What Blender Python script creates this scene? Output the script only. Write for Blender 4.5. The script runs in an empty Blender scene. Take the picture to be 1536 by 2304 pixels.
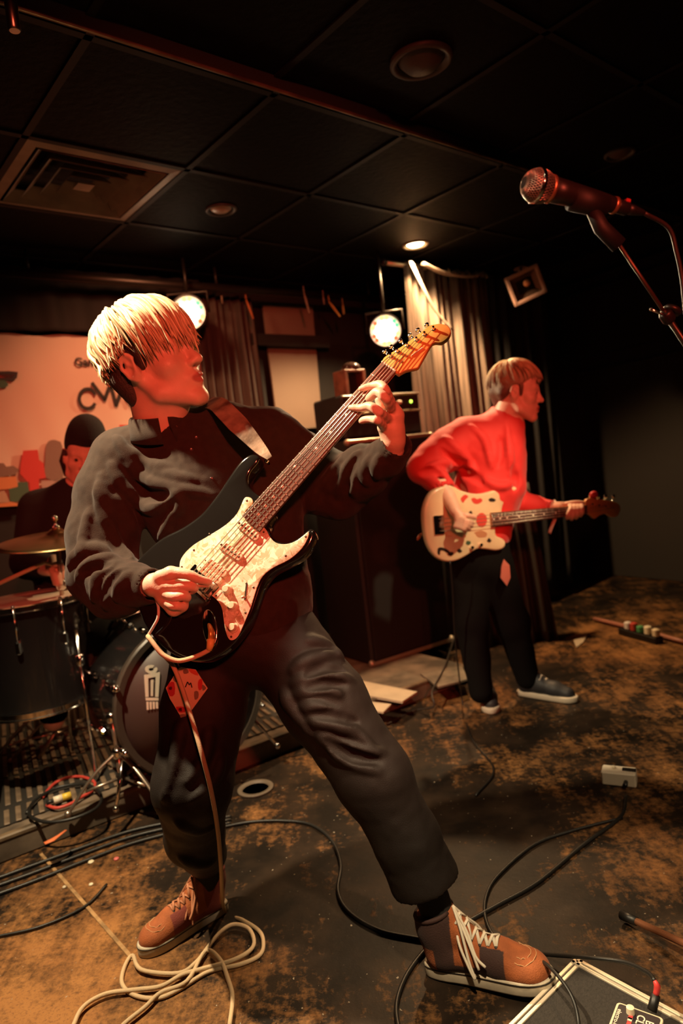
import bpy, math, random
import numpy as np
from mathutils import Vector, Matrix
R = math.radians
rng = np.random.default_rng(7); random.seed(7)
scn = bpy.context.scene
COL = scn.collection

# ------------------------------------------------------------------ camera
CAM_H, PITCH, ROLL, FPX = 1.22, R(4.0), R(6.5), 1536.0
CC = np.array([0, 0, CAM_H])
FW = np.array([0, math.cos(PITCH), -math.sin(PITCH)])
_r0 = np.array([1.0, 0, 0]); _u0 = np.cross(_r0, FW)
UP = _u0*math.cos(ROLL) + _r0*math.sin(ROLL)
RT = _r0*math.cos(ROLL) - _u0*math.sin(ROLL)
cd = bpy.data.cameras.new('camera'); cam = bpy.data.objects.new('camera', cd); COL.objects.link(cam)
cam.matrix_world = Matrix(((RT[0], UP[0], -FW[0], 0), (RT[1], UP[1], -FW[1], 0), (RT[2], UP[2], -FW[2], CAM_H), (0, 0, 0, 1)))
cd.sensor_fit = 'VERTICAL'; cd.sensor_height = 36; cd.sensor_width = 24; cd.lens = 24.0
cd.clip_start = .05; cd.dof.use_dof = True; cd.dof.focus_distance = 1.42; cd.dof.aperture_fstop = 2.8
scn.camera = cam

def P(x, y, d):
    "world point seen at photo pixel x,y at depth d along the optical axis"
    return CC + d*(FW + RT*((x-768)/FPX) - UP*((y-1152)/FPX))
def Z(x, y, z):
    "world point at height z seen at photo pixel x,y"
    v = P(x, y, 1) - CC
    return CC + v*((z-CAM_H)/v[2])

# ------------------------------------------------------------------ world, light, exposure
w = bpy.data.worlds.new('world'); scn.world = w; w.use_nodes = True
w.node_tree.nodes['Background'].inputs[0].default_value = (.30, .14, .10, 1)
w.node_tree.nodes['Background'].inputs[1].default_value = .003
scn.cycles.max_bounces = 6; scn.cycles.diffuse_bounces = 3; scn.cycles.glossy_bounces = 3; scn.cycles.use_denoising = True
vs = scn.view_settings
vs.view_transform = 'Standard'; vs.look = 'None'; vs.gamma = 1; vs.use_curve_mapping = False
vs.exposure = 0.0
WARM = (1.0, .72, .42); RED = (1.0, .10, .06)
def spot(name, loc, aim, watt, col, size=60, blend=.5, rad=.05):
    l = bpy.data.lights.new(name, 'SPOT'); l.energy = watt; l.color = col
    l.spot_size = R(size); l.spot_blend = blend; l.shadow_soft_size = rad
    o = bpy.data.objects.new(name, l); COL.objects.link(o); o.location = loc
    o.rotation_euler = (Vector(aim)-Vector(loc)).to_track_quat('-Z', 'Y').to_euler()
    return o
spot('key_spotlight', (-1.00, 1.57, 2.43), (-.42, 1.52, .7), 390, (1.0, .78, .48), 88, .5, .025)
spot('added_front_fill', (.12, .40, 2.43), (.22, 1.52, .10), 270, (1.0, .76, .46), 30, .6, .04)  # unseen fill, added to brighten shoes, lower legs and pedalboard
spot('added_leg_fill', (.50, .85, 2.43), (.02, 1.60, .70), 170, (1.0, .70, .44), 15, .7, .03)  # unseen narrow fill, added only to lift the dark thigh
spot('side_spotlight', (1.35, 1.7, 2.43), (.68, 3.1, 1.0), 215, (1.0, .80, .44), 20, .8, .04)
spot('added_floor_fill', (1.25, .7, 2.43), (.95, 2.3, 0), 90, (1.0, .74, .45), 24, .5, .04)  # unseen fill, added to brighten the white box on the floor
spot('red_wash_light', (.7, -2.0, 2.35), (-.05, 2.2, 1.42), 500, (1.0, .11, .055), 34, .6, .10)
spot('red_side_light', (1.9, .6, 2.38), (.75, 3.2, 1.35), 75, RED, 24, .6, .06)
spot('red_left_light', (-2.3, 1.7, 2.35), (-1.3, 3.2, 1.3), 34, RED, 60, .8, .06)
spot('backdrop_light', (-.75, 3.15, 2.38), (-.9, 4.1, 1.15), 46, (1.0, .40, .18), 130, .9, .06)
# ------------------------------------------------------------------ materials
MATS = {}
def mat(name, col=(.5, .5, .5), rough=.5, metal=0., bump=0., bscale=60., var=0., vscale=8., col2=None, sheen=0., coat=0., emit=None, estr=0., sss=0., attr=None, stretch=(1, 1, 1), spec=.5, detail=4):
    if name in MATS: return MATS[name]
    m = bpy.data.materials.new(name); m.use_nodes = True; MATS[name] = m
    nt = m.node_tree; b = nt.nodes['Principled BSDF']; N = nt.nodes.new; L = nt.links.new
    b.inputs['Base Color'].default_value = (*col, 1); b.inputs['Roughness'].default_value = rough
    b.inputs['Metallic'].default_value = metal; b.inputs['Specular IOR Level'].default_value = spec
    if sheen: b.inputs['Sheen Weight'].default_value = sheen; b.inputs['Sheen Roughness'].default_value = .45
    if coat: b.inputs['Coat Weight'].default_value = coat; b.inputs['Coat Roughness'].default_value = .06
    if sss: b.inputs['Subsurface Weight'].default_value = sss; b.inputs['Subsurface Radius'].default_value = (.012, .005, .003)
    if emit: b.inputs['Emission Color'].default_value = (*emit, 1); b.inputs['Emission Strength'].default_value = estr
    tc = N('ShaderNodeTexCoord'); mp = N('ShaderNodeMapping'); mp.inputs['Scale'].default_value = stretch
    L(tc.outputs['Object'], mp.inputs['Vector'])
    src = None
    if var or col2:
        n = N('ShaderNodeTexNoise'); n.inputs['Scale'].default_value = vscale; n.inputs['Detail'].default_value = detail
        L(mp.outputs[0], n.inputs['Vector'])
        mx = N('ShaderNodeMix'); mx.data_type = 'RGBA'
        rp = N('ShaderNodeValToRGB'); rp.color_ramp.elements[0].position = .35; rp.color_ramp.elements[1].position = .65
        L(n.outputs['Fac'], rp.inputs[0]); L(rp.outputs[0], mx.inputs[0])
        mx.inputs[6].default_value = (*col, 1)
        c2 = col2 or tuple(min(1, c*(1+var)) for c in col)
        mx.inputs[7].default_value = (*c2, 1); src = mx.outputs[2]
    if attr:
        a = N('ShaderNodeAttribute'); a.attribute_name = attr[0]
        mx = N('ShaderNodeMix'); mx.data_type = 'RGBA'; L(a.outputs['Fac'], mx.inputs[0])
        if src: L(src, mx.inputs[6])
        else: mx.inputs[6].default_value = (*col, 1)
        mx.inputs[7].default_value = (*attr[1], 1); src = mx.outputs[2]
    if src: L(src, b.inputs['Base Color'])
    if bump:
        n = N('ShaderNodeTexNoise'); n.inputs['Scale'].default_value = bscale; n.inputs['Detail'].default_value = 3
        L(mp.outputs[0], n.inputs['Vector'])
        bp = N('ShaderNodeBump'); bp.inputs['Strength'].default_value = bump; bp.inputs['Distance'].default_value = .004
        L(n.outputs['Fac'], bp.inputs['Height']); L(bp.outputs[0], b.inputs['Normal'])
    return m

# ------------------------------------------------------------------ objects
WM = {}
def thing(name, label, cat, loc=(0, 0, 0), group=None, M=None):
    o = bpy.data.objects.new(name, None); COL.objects.link(o); o.empty_display_size = .05
    o.matrix_world = M if M is not None else Matrix.Translation(Vector(loc))
    WM[o] = np.array(o.matrix_world)
    return tag(o, label, cat, group)
def tag(o, label, cat, group=None):
    o['label'] = label; o['category'] = cat
    if group: o['group'] = group
    return o
def struct(o): o['kind'] = 'structure'; return o

def mesh_from(name, V, F, smooth=True):
    me = bpy.data.meshes.new(name)
    V = np.asarray(V, dtype=np.float64)
    if isinstance(F, np.ndarray):
        k = F.shape[1]; me.vertices.add(len(V)); me.vertices.foreach_set('co', V.ravel())
        me.loops.add(F.size); me.loops.foreach_set('vertex_index', F.ravel().astype(np.int32))
        me.polygons.add(len(F)); me.polygons.foreach_set('loop_start', np.arange(0, F.size, k, dtype=np.int32))
        me.update(calc_edges=True)
    else:
        me.from_pydata([tuple(v) for v in V], [], [tuple(f) for f in F])
    me.polygons.foreach_set('use_smooth', np.full(len(me.polygons), bool(smooth))); me.update()
    return me
def obj(name, V, F, m, parent=None, smooth=True, world=True, attrs=None):
    V = np.asarray(V, dtype=np.float64)
    if parent is not None and world:
        Mi = np.linalg.inv(WM[parent]); V = V @ Mi[:3, :3].T + Mi[:3, 3]
    me = mesh_from(name, V, F, smooth); me.materials.append(m)
    for an, arr in (attrs or {}).items():
        a = me.attributes.new(an, 'FLOAT', 'POINT'); a.data.foreach_set('value', np.asarray(arr, dtype=np.float32))
    o = bpy.data.objects.new(name, me); COL.objects.link(o)
    if parent is not None: o.parent = parent; WM[o] = WM[parent]
    else: WM[o] = np.eye(4)
    return o
def copy_tree(o, parent=None):
    c = o.copy(); COL.objects.link(c); c.parent = parent
    for ch in list(o.children): copy_tree(ch, c)
    return c

def unit(v): v = np.asarray(v, float); return v/(np.linalg.norm(v)+1e-12)
def frame(z, hint=(0, 0, 1)):
    z = unit(z); h = np.asarray(hint, float)
    if abs(z @ unit(h)) > .98: h = np.array([1, 0, 0.]) if abs(z[0]) < .9 else np.array([0, 1., 0])
    x = unit(np.cross(h, z)); return np.stack([x, np.cross(z, x), z], 1)
def rotz(a): c, s = math.cos(a), math.sin(a); return np.array([[c, -s, 0], [s, c, 0], [0, 0, 1.]])
def rotx(a): c, s = math.cos(a), math.sin(a); return np.array([[1, 0, 0], [0, c, -s], [0, s, c]])
def roty(a): c, s = math.cos(a), math.sin(a); return np.array([[c, 0, s], [0, 1, 0], [-s, 0, c]])
def spline(pts, n=8, closed=False):
    p = np.asarray(pts, float); out = []
    N = len(p); segs = N if closed else N-1
    for i in range(segs):
        a = p[(i-1) % N] if (closed or i > 0) else 2*p[0]-p[1]
        b = p[i]; c = p[(i+1) % N]; d = p[(i+2) % N] if (closed or i+2 < N) else 2*p[-1]-p[-2]
        for t in np.linspace(0, 1, n, endpoint=False):
            out.append(.5*((2*b)+(c-a)*t+(2*a-5*b+4*c-d)*t*t+(3*b-3*c+d-a)*t**3))
    if not closed: out.append(p[-1])
    return np.array(out)

class MB:
    def __init__(s): s.V = []; s.F = []
    def add(s, V, F):
        n = len(s.V); s.V.extend([tuple(map(float, v)) for v in V]); s.F.extend([tuple(i+n for i in f) for f in F]); return s
    def box(s, c, size, Rm=None, bev=0.):
        c = np.asarray(c, float); h = np.asarray(size, float)/2
        if bev <= 0:
            V = np.array([[x, y, z] for x in (-1, 1) for y in (-1, 1) for z in (-1, 1)])*h
            F = [(0, 1, 3, 2), (4, 6, 7, 5), (0, 4, 5, 1), (2, 3, 7, 6), (0, 2, 6, 4), (1, 5, 7, 3)]
        else:
            bev = min(bev, h.min()*.98); V = []; idx = {}
            for sx in (-1, 1):
                for sy in (-1, 1):
                    for sz in (-1, 1):
                        sg = np.array([sx, sy, sz])
                        for ax in range(3):
                            v = sg*(h-bev); v[ax] = sg[ax]*h[ax]; idx[(sx, sy, sz, ax)] = len(V); V.append(v)
            F = []
            for ax in range(3):
                o1, o2 = [a for a in range(3) if a != ax]
                for sg in (-1, 1):
                    q = []
                    for a, b in ((-1, -1), (1, -1), (1, 1), (-1, 1)):
                        k = [0, 0, 0]; k[ax] = sg; k[o1] = a; k[o2] = b; q.append(idx[(*k, ax)])
                    F.append(q if (sg > 0) != (ax == 1) else q[::-1])
                for a in (-1, 1):
                    for b in (-1, 1):
                        k1 = [0, 0, 0]; k2 = [0, 0, 0]; k1[ax] = -1; k2[ax] = 1
                        k1[o1] = k2[o1] = a; k1[o2] = k2[o2] = b
                        q = [idx[(*k1, o1)], idx[(*k2, o1)], idx[(*k2, o2)], idx[(*k1, o2)]]
                        n = np.cross(np.array(V[q[1]])-V[q[0]], np.array(V[q[3]])-V[q[0]]); out = np.zeros(3); out[o1] = a; out[o2] = b
                        F.append(q if n @ out > 0 else q[::-1])
            for sx in (-1, 1):
                for sy in (-1, 1):
                    for sz in (-1, 1):
                        t = [idx[(sx, sy, sz, a)] for a in range(3)]
                        F.append(t if sx*sy*sz > 0 else t[::-1])
            V = np.array(V)
        if Rm is not None: V = V @ np.asarray(Rm).T
        return s.add(V+c, F)
    def tube(s, pts, r, n=10, flat=None, hint=(0, 0, 1), caps=True):
        pts = np.asarray(pts, float); k = len(pts); r = np.broadcast_to(np.asarray(r, float), (k,))
        V = []; pf = None
        for i in range(k):
            t = pts[min(i+1, k-1)]-pts[max(i-1, 0)]
            if pf is None: f = frame(t, hint)
            else:
                z = unit(t); x = unit(pf[:, 0]-z*(pf[:, 0] @ z)); f = np.stack([x, np.cross(z, x), z], 1)
            pf = f
            fl = 1. if flat is None else flat
            for j in range(n):
                a = 2*math.pi*j/n; V.append(pts[i]+r[i]*(f[:, 0]*math.cos(a)+f[:, 1]*math.sin(a)*fl))
        F = [(i*n+j, i*n+(j+1) % n, (i+1)*n+(j+1) % n, (i+1)*n+j) for i in range(k-1) for j in range(n)]
        if caps: F += [tuple(range(n))[::-1], tuple(range((k-1)*n, k*n))]
        return s.add(V, F)
    def lathe(s, prof, c=(0, 0, 0), axis=(0, 0, 1), n=32, hint=(0, 0, 1)):
        f = frame(axis, hint); V = []; k = len(prof)
        for (r, z) in prof:
            for j in range(n):
                a = 2*math.pi*j/n; V.append(np.asarray(c)+f[:, 0]*r*math.cos(a)+f[:, 1]*r*math.sin(a)+f[:, 2]*z)
        F = [(i*n+j, i*n+(j+1) % n, (i+1)*n+(j+1) % n, (i+1)*n+j) for i in range(k-1) for j in range(n)]
        if prof[0][0] > 1e-6: F.append(tuple(range(n))[::-1])
        if prof[-1][0] > 1e-6: F.append(tuple(range((k-1)*n, k*n)))
        return s.add(V, F)
    def prism(s, out, z0, z1, bev=0., seg=3):
        "outline (2d) extruded along z; top and bottom edges rounded by bev"
        o = np.asarray(out, float); n = len(o)
        area = .5*np.sum(o[:, 0]*np.roll(o[:, 1], -1)-np.roll(o[:, 0], -1)*o[:, 1])
        if area < 0: o = o[::-1]
        t = np.roll(o, -1, 0)-np.roll(o, 1, 0); t /= (np.linalg.norm(t, axis=1, keepdims=True)+1e-12)
        nin = np.stack([-t[:, 1], t[:, 0]], 1)
        rings = []
        if bev > 0:
            for a in np.linspace(0, math.pi/2, seg+1): rings.append((bev*(1-math.sin(a)), z0+bev*(1-math.cos(a))))
            for a in np.linspace(math.pi/2, 0, seg+1): rings.append((bev*(1-math.sin(a)), z1-bev*(1-math.cos(a))))
        else: rings = [(0, z0), (0, z1)]
        V = []
        for ins, z in rings:
            q = o+nin*ins; V += [(x, y, z) for x, y in q]
        k = len(rings)
        F = [(i*n+j, i*n+(j+1) % n, (i+1)*n+(j+1) % n, (i+1)*n+j) for i in range(k-1) for j in range(n)]
        F += [tuple(range(n))[::-1], tuple(range((k-1)*n, k*n))]
        return s.add(V, F)
    def sphere(s, c, r, n=16, m=10, Rm=None):
        r = np.broadcast_to(np.asarray(r, float), (3,)); V = [(0, 0, -1)]
        for i in range(1, m):
            a = math.pi*i/m-math.pi/2
            for j in range(n): b = 2*math.pi*j/n; V.append((math.cos(a)*math.cos(b), math.cos(a)*math.sin(b), math.sin(a)))
        V.append((0, 0, 1)); V = np.array(V)*r
        if Rm is not None: V = V @ np.asarray(Rm).T
        F = [(0, 1+(j+1) % n, 1+j) for j in range(n)]
        F += [(1+i*n+j, 1+i*n+(j+1) % n, 1+(i+1)*n+(j+1) % n, 1+(i+1)*n+j) for i in range(m-2) for j in range(n)]
        b = 1+(m-2)*n; F += [(b+j, b+(j+1) % n, b+n) for j in range(n)]
        return s.add(V+np.asarray(c), F)
    def xf(s, Rm=None, t=(0, 0, 0)):
        V = np.array(s.V)
        if Rm is not None: V = V @ np.asarray(Rm).T
        s.V = [tuple(v) for v in V+np.asarray(t)]; return s
    def build(s, name, m, parent=None, smooth=False, world=True, auto=None):
        o = obj(name, s.V, s.F, m, parent, smooth, world)
        if auto is not None:
            me = o.data; me.polygons.foreach_set('use_smooth', np.full(len(me.polygons), True))
            me.set_sharp_from_angle(angle=R(auto))
        return o

# ------------------------------------------------------------------ distance-field sculpting
class Vol:
    def __init__(s, lo, hi, h):
        s.h = h; s.lo = np.asarray(lo, float); s.n = (np.ceil((np.asarray(hi, float)-s.lo)/h)).astype(int)+1
        s.F = np.full(s.n, .2, np.float32)
    def blk(s, lo, hi):
        a = np.clip(np.floor((np.asarray(lo)-s.lo)/s.h).astype(int), 0, s.n-1)
        b = np.clip(np.ceil((np.asarray(hi)-s.lo)/s.h).astype(int)+1, 1, s.n)
        if np.any(b <= a): return None
        sl = tuple(slice(i, j) for i, j in zip(a, b))
        g = [(s.lo[k]+s.h*np.arange(a[k], b[k])).astype(np.float32) for k in range(3)]
        return sl, np.stack(np.meshgrid(*g, indexing='ij'), -1)
    def _mix(s, sl, d, k, op):
        F = s.F[sl]
        if op == 'u':
            if k > 0:
                hh = np.maximum(k-np.abs(F-d), 0)/k; s.F[sl] = np.minimum(F, d)-hh*hh*k*.25
            else: s.F[sl] = np.minimum(F, d)
        else:
            d = -d
            if k > 0:
                hh = np.maximum(k-np.abs(F-d), 0)/k; s.F[sl] = np.maximum(F, d)+hh*hh*k*.25
            else: s.F[sl] = np.maximum(F, d)
    def cap(s, a, b, ra, rb=None, k=.01, op='u', squash=None):
        a = np.asarray(a, float); b = np.asarray(b, float); rb = ra if rb is None else rb; m = max(ra, rb)+k+2*s.h+.01
        q = s.blk(np.minimum(a, b)-m, np.maximum(a, b)+m)
        if q is None: return s
        sl, X = q; ab = (b-a).astype(np.float32); X = X-a.astype(np.float32)
        t = np.clip((X @ ab)/max(float(ab @ ab), 1e-9), 0, 1)
        X = X-t[..., None]*ab
        if squash is not None:
            ax = np.asarray(squash[0], np.float32); c = (X @ ax); X = X+c[..., None]*ax*(1/squash[1]-1)
        d = np.sqrt(np.einsum('...i,...i', X, X))-(ra+(rb-ra)*t)
        s._mix(sl, d.astype(np.float32), k, op); return s
    def chain(s, pts, rad, k=.01, op='u', squash=None, smooth=0):
        pts = np.asarray(pts, float); rad = np.broadcast_to(np.asarray(rad, float), (len(pts),))
        if smooth:
            q = spline(np.c_[pts, rad], smooth); pts, rad = q[:, :3], q[:, 3]
        for i in range(len(pts)-1): s.cap(pts[i], pts[i+1], rad[i], rad[i+1], k, op, squash)
        return s
    def ell(s, c, r, k=.01, Rm=None, op='u'):
        c = np.asarray(c, float); r = np.asarray(r, float)*np.ones(3); m = r.max()+k+2*s.h+.01
        q = s.blk(c-m, c+m)
        if q is None: return s
        sl, X = q; X = X-c.astype(np.float32)
        if Rm is not None: X = X @ np.asarray(Rm, np.float32)
        k0 = np.sqrt(np.einsum('...i,...i', X/r, X/r)); k1 = np.sqrt(np.einsum('...i,...i', X/(r*r), X/(r*r)))
        s._mix(sl, (k0*(k0-1)/(k1+1e-9)).astype(np.float32), k, op); return s
    def box(s, c, hs, rad=.004, k=.0, Rm=None, op='u'):
        c = np.asarray(c, float); hs = np.asarray(hs, float); m = np.linalg.norm(hs)+k+2*s.h+.01
        q = s.blk(c-m, c+m)
        if q is None: return s
        sl, X = q; X = X-c.astype(np.float32)
        if Rm is not None: X = X @ np.asarray(Rm, np.float32)
        Q = np.abs(X)-(hs-rad); d = np.sqrt(np.sum(np.maximum(Q, 0)**2, -1))+np.minimum(Q.max(-1), 0)-rad
        s._mix(sl, d.astype(np.float32), k, op); return s
    def plane(s, p, n, k=.0):
        "cut away everything on the side n points to"
        q = s.blk(s.lo, s.lo+s.h*s.n); sl, X = q
        d = ((X-np.asarray(p, np.float32)) @ unit(n).astype(np.float32))
        s._mix(sl, -d, k, 's'); return s
    def hit(s, px, py, d0, d1):
        o = P(px, py, 1)-CC; ts = np.arange(d0, d1, s.h*.4); X = CC+ts[:, None]*o
        i = np.rint((X-s.lo)/s.h).astype(int); ok = np.all((i >= 0) & (i < s.n), 1)
        i = np.clip(i, 0, s.n-1); f = np.where(ok, s.F[i[:, 0], i[:, 1], i[:, 2]], 1.)
        j = np.nonzero(f < 0)[0]
        return (X[j[0]], ts[j[0]]) if len(j) else (None, None)
    def ridge(s, pix, r, d0, d1, k=.012, sink=.3, op='u', n=5, taper=True):
        "a fold lying on the surface along a line of photo pixels"
        q = spline(pix, n); pts = []
        for x, y in q:
            h, t = s.hit(x, y, d0, d1)
            if h is not None: pts.append((h, unit(h-CC)))
        if len(pts) < 2: return s
        m = len(pts); A = []; rr = []
        for i, (h, v) in enumerate(pts):
            t = i/(m-1); rad = r*(1 if not taper else max(.25, (1-t)**.7*min(1, .5+4*t)) if taper == 'fade' else (.35+.65*math.sin(math.pi*min(max(t, .0), 1.))**.7))
            A.append(h+v*rad*sink); rr.append(rad)
        A = np.array(A); A[1:-1] = (A[:-2]+2*A[1:-1]+A[2:])/4
        s.chain(A, rr, k, op); return s
    def blur(s, n=1):
        for _ in range(n):
            for ax in range(3):
                F = s.F; G = F.copy(); sl = [slice(None)]*3; a = sl.copy(); b = sl.copy(); c = sl.copy()
                a[ax] = slice(0, -2); b[ax] = slice(1, -1); c[ax] = slice(2, None)
                G[tuple(b)] = .25*F[tuple(a)]+.5*F[tuple(b)]+.25*F[tuple(c)]; s.F = G
        return s
    def mesh(s):
        F = s.F; I = F < 0
        I[0] = I[-1] = False; I[:, 0] = I[:, -1] = False; I[:, :, 0] = I[:, :, -1] = False
        F = np.where(I, np.minimum(F, -1e-6), np.maximum(F, 1e-6))
        c = I[:-1, :-1, :-1].astype(np.int8)
        tot = c.copy(); offs = [(i, j, k) for i in (0, 1) for j in (0, 1) for k in (0, 1)]; nx, ny, nz = F.shape
        for o in offs[1:]: tot += I[o[0]:nx-1+o[0], o[1]:ny-1+o[1], o[2]:nz-1+o[2]]
        cells = np.argwhere((tot > 0) & (tot < 8)); vid = np.full(tot.shape, -1, np.int32); vid[tuple(cells.T)] = np.arange(len(cells))
        vals = [F[cells[:, 0]+o[0], cells[:, 1]+o[1], cells[:, 2]+o[2]] for o in offs]
        acc = np.zeros((len(cells), 3)); cnt = np.zeros(len(cells))
        for a in range(8):
            for b in range(a+1, 8):
                oa, ob = np.array(offs[a]), np.array(offs[b])
                if np.abs(oa-ob).sum() != 1: continue
                m = (vals[a] < 0) != (vals[b] < 0); t = vals[a]/(vals[a]-vals[b]+1e-20)
                p = oa+(ob-oa)*np.where(m, t, 0)[:, None]; acc += p*m[:, None]; cnt += m
        V = s.lo+s.h*(cells+acc/np.maximum(cnt, 1)[:, None]); Q = []
        for ax in range(3):
            u, v = [(1, 2), (2, 0), (0, 1)][ax]
            sa = [slice(None)]*3; sb = [slice(None)]*3; sa[ax] = slice(0, -1); sb[ax] = slice(1, None)
            e = np.argwhere(I[tuple(sa)] != I[tuple(sb)])
            e = e[(e[:, u] > 0) & (e[:, v] > 0) & (e[:, u] < F.shape[u]-1) & (e[:, v] < F.shape[v]-1)]
            flip = I[tuple(e.T)]; q = []
            for du, dv in ((-1, -1), (0, -1), (0, 0), (-1, 0)):
                w_ = e.copy(); w_[:, u] += du; w_[:, v] += dv; q.append(vid[tuple(w_.T)])
            q = np.stack(q, 1); q[~flip] = q[~flip][:, ::-1]; Q.append(q)
        return V, np.concatenate(Q)
def relax(V, Q, n=2, lam=.5):
    for _ in range(n):
        acc = np.zeros_like(V); cnt = np.zeros(len(V))
        for i in range(4):
            for j in (1, 3):
                np.add.at(acc, Q[:, i], V[Q[:, (i+j) % 4]]); np.add.at(cnt, Q[:, i], 1)
        V = V+lam*(acc/np.maximum(cnt, 1)[:, None]-V)
    return V
def vnorm(V, Q):
    n = np.cross(V[Q[:, 2]]-V[Q[:, 0]], V[Q[:, 3]]-V[Q[:, 1]]); N = np.zeros_like(V)
    for i in range(4): np.add.at(N, Q[:, i], n)
    return N/(np.linalg.norm(N, axis=1, keepdims=True)+1e-12)
def noise3(X, seed=0):
    "smooth value noise, -1..1"
    r_ = np.random.default_rng(seed); T = r_.uniform(-1, 1, (32, 32, 32)); i = np.floor(X).astype(int); f = X-i; f = f*f*(3-2*f); out = 0
    for a in (0, 1):
        for b in (0, 1):
            for c in (0, 1):
                wgt = (f[:, 0] if a else 1-f[:, 0])*(f[:, 1] if b else 1-f[:, 1])*(f[:, 2] if c else 1-f[:, 2])
                out = out+wgt*T[(i[:, 0]+a) % 32, (i[:, 1]+b) % 32, (i[:, 2]+c) % 32]
    return out
# ------------------------------------------------------------------ the room
AX = R(37.0)                                   # the building stands turned to the camera
A2 = np.array([math.cos(AX), math.sin(AX), 0]); B2 = np.array([-math.sin(AX), math.cos(AX), 0])
RA = rotz(AX)
CEIL = 2.45
W0 = np.array([-1.636, 3.682, 0])              # a point on the back wall
def onA(o, a, b, z=0): return np.asarray(o, float)+A2*a+B2*b+np.array([0, 0, z])
BLACKP = mat('black_wall_paint', (.012, .010, .009), .8, bump=.3, bscale=25)
# floor: worn black paint over brown board, lit areas painted in as extra wear
def floor_mat():
    m = bpy.data.materials.new('worn_lit_floor'); m.use_nodes = True; nt = m.node_tree; N = nt.nodes.new; L = nt.links.new
    b = nt.nodes['Principled BSDF']; tc = N('ShaderNodeTexCoord')
    def noise(sc, det, rough=.6, st=(1, 1, 1), rot=0., dist=0.):
        mp = N('ShaderNodeMapping'); mp.inputs['Scale'].default_value = st; mp.inputs['Rotation'].default_value = (0, 0, rot)
        n = N('ShaderNodeTexNoise'); n.inputs['Scale'].default_value = sc; n.inputs['Detail'].default_value = det; n.inputs['Roughness'].default_value = rough
        n.inputs['Distortion'].default_value = dist
        L(tc.outputs['Object'], mp.inputs[0]); L(mp.outputs[0], n.inputs['Vector']); return n.outputs['Fac']
    def ramp(s, lo, hi):
        r_ = N('ShaderNodeMapRange'); r_.inputs[1].default_value = lo; r_.inputs[2].default_value = hi; L(s, r_.inputs[0]); return r_.outputs[0]
    def mix(f, c1, c2):
        x = N('ShaderNodeMix'); x.data_type = 'RGBA'
        L(f, x.inputs[0])
        for i, c in ((6, c1), (7, c2)):
            if isinstance(c, tuple): x.inputs[i].default_value = (*c, 1)
            else: L(c, x.inputs[i])
        return x.outputs[2]
    def mth(op, a, b_):
        x = N('ShaderNodeMath'); x.operation = op
        for i, c in enumerate((a, b_)):
            if isinstance(c, float): x.inputs[i].default_value = c
            else: L(c, x.inputs[i])
        return x.outputs[0]
    big = noise(1.7, 5, .62); mid = noise(7, 6, .68, dist=.4); fine = noise(46, 5, .7); scr = noise(28, 3, .6, (1, .16, 1), R(35))
    s = mth('ADD', mth('MULTIPLY', big, .9), mth('MULTIPLY', mid, .65))
    s = mth('ADD', s, mth('MULTIPLY', fine, .55)); s = mth('ADD', s, mth('MULTIPLY', scr, .30))
    for (wx_, wy_, wr_, wk_) in ((-.85, 1.50, .75, .21), (.05, 2.05, .75, -.13), (1.7, 3.9, .9, .13), (.3, 1.2, .35, .10)):  # pools of light and the dim middle
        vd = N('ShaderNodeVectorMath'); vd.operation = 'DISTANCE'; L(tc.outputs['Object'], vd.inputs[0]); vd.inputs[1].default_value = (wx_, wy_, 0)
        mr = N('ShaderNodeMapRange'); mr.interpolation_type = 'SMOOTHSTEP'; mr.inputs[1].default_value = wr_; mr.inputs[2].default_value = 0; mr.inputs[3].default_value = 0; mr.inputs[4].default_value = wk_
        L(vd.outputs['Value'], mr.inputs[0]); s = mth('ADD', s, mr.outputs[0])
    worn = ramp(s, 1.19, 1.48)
    board = mix(ramp(noise(3, 4), .35, .7), (.36, .165, .055), (.23, .095, .032))
    board = mix(ramp(noise(120, 3, .7), .5, .75), board, (.14, .065, .03))
    paint = mix(ramp(noise(5, 4), .4, .65), (.009, .0062, .0045), (.030, .018, .011))
    col = mix(worn, paint, board)
    spk = ramp(noise(85, 2, .4), .735, .76)
    col = mix(spk, col, (.33, .27, .20))
    L(col, b.inputs['Base Color']); b.inputs['Specular IOR Level'].default_value = .16
    rg = N('ShaderNodeMapRange'); rg.inputs[3].default_value = .5; rg.inputs[4].default_value = .66; L(worn, rg.inputs[0]); L(rg.outputs[0], b.inputs['Roughness'])
    bp = N('ShaderNodeBump'); bp.inputs['Strength'].default_value = .2; bp.inputs['Distance'].default_value = .004; L(mth('ADD', worn, fine), bp.inputs['Height']); L(bp.outputs[0], b.inputs['Normal'])
    return m
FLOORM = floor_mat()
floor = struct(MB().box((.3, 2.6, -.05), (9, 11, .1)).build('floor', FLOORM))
# a light seam where two boards of the floor meet
a, b = Z(92, 1922, 0), Z(300, 2160, 0); d = b-a; ln = np.linalg.norm(d)
q = (a+b)/2
seam = MB().box((q[0], q[1], .001), (ln, .011, .004), rotz(math.atan2(d[1], d[0])), .001).build('floor_seam', mat('worn_seam_filler', (.42, .24, .10), .7, var=-.5, vscale=30), floor)
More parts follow.
